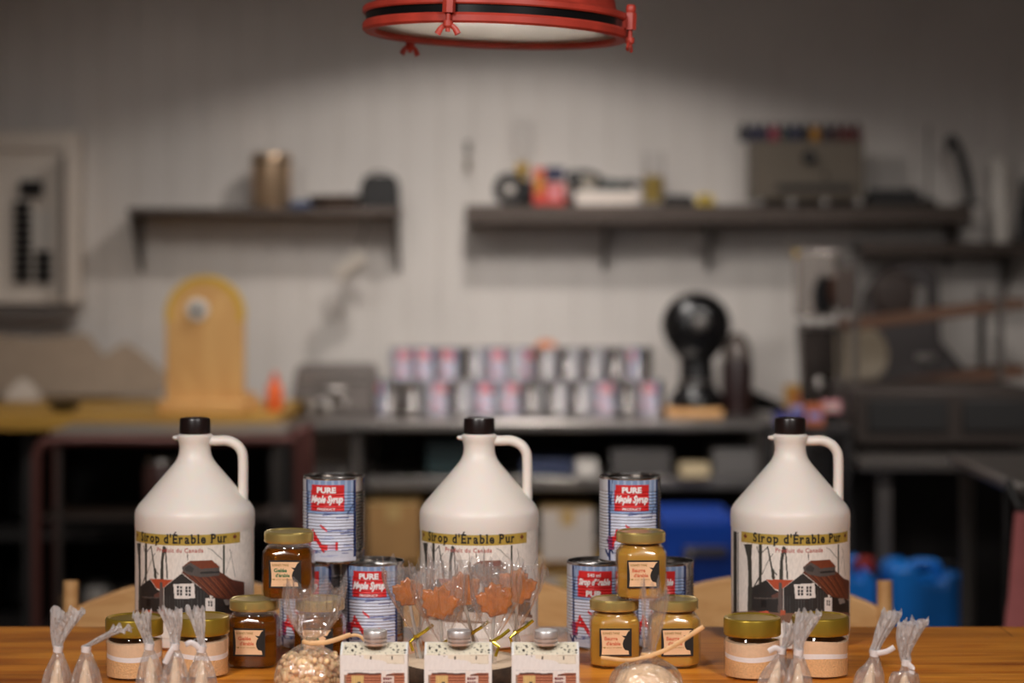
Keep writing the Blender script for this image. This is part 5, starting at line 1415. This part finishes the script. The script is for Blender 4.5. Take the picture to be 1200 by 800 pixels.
bm = B(); loft(bm, [[Vector((sx*w_*k, sy*.07*k, zz_)) for sx, sy in ((-1, -1), (1, -1), (1, 1), (-1, 1))] for zz_, k in ((0, .93), (hh, 1), (hh, .95), (.006, .89))]); obj('tray_body', bm, mat('white_tray', (226, 214, 204), .5), t, bevel=.003)
lump('glove', 'dark green work glove draped in the white tray', 'glove', 718, 8.37, SZ2+.0085, .075, .04, .045, mat('green_rubber', (44, 58, 58), .6), 2, 'glove_body')
lump('rag_ball', 'pale grey rag in the white tray beside the green glove', 'cloth', 690, 8.37, SZ2+.0085, .03, .025, .058, mat('pale_rag', (150, 142, 130), .9), 5, 'rag_body').name = 'grey_rag'
t = thing('pliers', 'black pliers with curved handles at the right end of the white tray', 'pliers', on(738, SZ2+.070, 8.37))
bm = B(); tube(bm, catmull([(-.05, -.01, .01), (-.01, 0, .018), (.03, .01, .014), (.055, .02, .004)], 5), .009, 8); tube(bm, catmull([(-.05, .02, .01), (-.01, 0, .018), (.03, -.015, .012), (.052, -.02, .004)], 5), .009, 8); obj('handles', bm, M_blackm, t)
t = thing('glass_cylinder', 'tall yellowish glass cylinder standing at the middle of the right shelf', 'jar', on(766, SZ2, 8.34)); r = 13.5*8.34/F; h = PZ(178, 8.34)-SZ2
bm = B(); lathe(bm, [(0, 0), (r, 0), (r, h), (r*.9, h), (r*.9, .01), (0, .01)], 36); obj('glass', bm, M_glass, t)
bm = B(); lathe(bm, [(0, .011), (r*.86, .011), (r*.86, h*.55), (0, h*.55)], 32); obj('contents', bm, mat('honey_filling', (166, 140, 66), .3, Transmission_Weight=.3), t)
t = thing('flat_tool', 'flat dark bar lying on the right shelf beside the glass cylinder', 'tool', on(795, SZ2, 8.32))
bm = B(); box(bm, (0, 0, .012), (.12, .05, .024)); tube(bm, [(-.05, 0, .03), (.05, 0, .03)], .008, 8); obj('bar', bm, M_blackm, t, bevel=.003)
t = thing('yellow_tape_measure', 'small yellow tape measure on the right shelf, left of the grey box', 'tape measure', on(826, SZ2, 8.35)); t.name = 'tape_measure'
bm = B(); prism(bm, [(-.032, 0), (.032, 0), (.032, .03), (.018, .042), (-.018, .042), (-.032, .03)], -.02, .02); obj('case', bm, mat('bright_yellow', (214, 182, 60), .4), t, bevel=.004)
bm = B(); lathe(bm, [(0, .022), (.013, .022), (.013, .018), (0, .018)], 20, (0, 0, .02), M=Mx); box(bm, (.036, 0, .006), (.01, .02, .01)); obj('hub', bm, M_blackm, t)
# grey metal box with coloured bottles on top
t = thing('metal_cabinet', 'grey metal box with a round black knob on the right shelf', 'box', on(943, SZ2, 8.36))
w_ = 64*8.36/F; h = PZ(166, 8.36)-SZ2-.02
bm = B(); box(bm, (0, 0, h/2+.02), (2*w_, .22, h)); obj('body', bm, mat('grey_metal_box', (96, 86, 74), .5, .3), t, bevel=.005)
bm = B(); box(bm, (.02, -.123, h*.30), (w_*1.4, .008, .018)); obj('drawer_slot', bm, M_blackm, t)
bm = B(); lathe(bm, [(0, .145), (.022, .145), (.026, .135), (.026, .12), (0, .12)], 24, (0, 0, h*.80), M=Mx); obj('knob', bm, M_black, t)
bm = B(); lathe(bm, [(0, .132), (.008, .132), (.008, .12), (0, .12)], 12, (.06, 0, h*.50), M=Mx); obj('latch', bm, M_black, t)
for sx in (-.9, -.3, .3, .9):
    bm = B(); box(bm, (sx*w_, -.08, .01), (.02, .05, .0199)); box(bm, (sx*w_, .08, .01), (.02, .05, .0199)); obj('foot', bm, M_steel, t)
ztop = SZ2+h+.0205
cols = [(30, 30, 36), (26, 30, 66), (26, 28, 60), (150, 44, 66), (46, 60, 60), (28, 34, 70), (24, 28, 40), (176, 120, 30), (30, 28, 44), (66, 26, 32), (96, 28, 30), (86, 26, 30)]
src = None
names = ['black', 'navy blue', 'dark blue', 'pink-red', 'dark green-grey', 'deep blue', 'blue-black', 'orange-yellow', 'dark violet', 'dark maroon', 'dark red', 'brown-red']
for k, cc in enumerate(cols):
    t = thing('spray_bottle', '%s squat bottle in the row on top of the grey metal box' % names[k], 'bottle', (PX(871+k*12.1, 8.36), 8.36, ztop), 0, 'squat bottles on the grey metal box'); t.name = 'squat_bottle'
    m = mat('bottle_colour_%d' % k, cc, .4)
    bm = B(); lathe(bm, [(0, 0), (.0175, 0), (.0185, .004), (.0185, .048), (.012, .056), (0, .056)], 20); obj('body', bm, m, t)
    bm = B(); lathe(bm, [(0, .056), (.011, .056), (.011, .070), (0, .072)], 16); obj('cap', bm, M_blackm, t)
# dark items right of the box
t = thing('tool_roll', 'low dark tool pouch on the right shelf, right of the grey metal box', 'pouch', on(1045, SZ2, 8.34))
bm = B(); box(bm, (0, 0, .02), (.20, .12, .04)); tube(bm, [(-.09, -.02, .045), (.09, -.02, .045)], .014, 10); obj('pouch_body', bm, M_blackm, t, bevel=.006)
t = thing('thin_rod', 'thin upright rod in a round base on the right shelf', 'rod', on(1088, SZ2, 8.34))
bm = B(); lathe(bm, [(0, 0), (.03, 0), (.03, .015), (.01, .025), (0, .025)], 20); obj('base', bm, M_blackm, t)
bm = B(); tube(bm, [(0, 0, .02), (0, 0, .30)], .005, 8); obj('rod_shaft', bm, M_steel_dk, t)
t = thing('curved_blade', 'tall curved dark blade leaning at the right end of the right shelf', 'tool', on(1122, SZ2, 8.36))
bm = B(); P_ = catmull([(.05, 0, .006), (.04, 0, .08), (.02, 0, .16), (-.01, 0, .24), (-.03, 0, .25), (-.035, 0, .20)], 6)
tube(bm, P_, [.02-.014*abs(i/(len(P_)-1)-.3) for i in range(len(P_))], 12, sx=1, sy=.5); obj('blade', bm, M_blackm, t)
bm = B(); box(bm, (.045, 0, .006), (.07, .08, .012)); obj('foot', bm, M_blackm, t)
# nearer shelf at the far right
t = thing('side_shelf', 'steel shelf at the far right, nearer than the long wall shelf', 'shelf', (PX(1110, 8.3), 8.42, PZ(282, 8.3)))
w_ = PX(1290, 8.3)-PX(1006, 8.3)
bm = B(); box(bm, (w_/2-.32, 0, -.03), (w_, .25, .05)); obj('board', bm, M_shelf, t, bevel=.004)
for xq in (PX(1030, 8.3), PX(1230, 8.3)):
    bm = B(); prism(bm, [(.128, -.055), (-.12, -.055), (-.12, -.065), (.10, -.22), (.128, -.23)], xq-t.location.x-.006, xq-t.location.x+.006, M=Matrix.Rotation(PI/2, 4, 'Z')); obj('bracket', bm, M_steel_dk, t)
z0 = PZ(282, 8.3)-.0045
t = thing('pale_cylinder', 'tall pale paper roll standing on the far right shelf', 'roll', (PX(1172, 8.4), 8.40, z0)); t.name = 'paper_roll'
h = PZ(186, 8.4)-z0; r = 11.5*8.4/F
bm = B(); lathe(bm, [(r*.3, 0), (r, 0), (r, h), (r*.3, h), (r*.3, 0)], 32); obj('roll_body', bm, M_white, t)
bm = B(); lathe(bm, [(r*.2, -.0), (r*.3, 0), (r*.3, h*1.01), (r*.2, h*1.01), (r*.2, 0)], 20); obj('core', bm, M_kraft, t)
t = thing('dark_flask', 'dark bottle at the right edge of the far right shelf', 'bottle', (PX(1202, 8.4), 8.4, z0))
bm = B(); lathe(bm, [(0, 0), (.035, 0), (.035, .12), (.015, .16), (.015, .22), (0, .22)], 24); obj('body', bm, M_blackm, t)
bm = B(); lathe(bm, [(0, .22), (.018, .22), (.018, .24), (0, .24)], 16); obj('cap', bm, M_black, t)
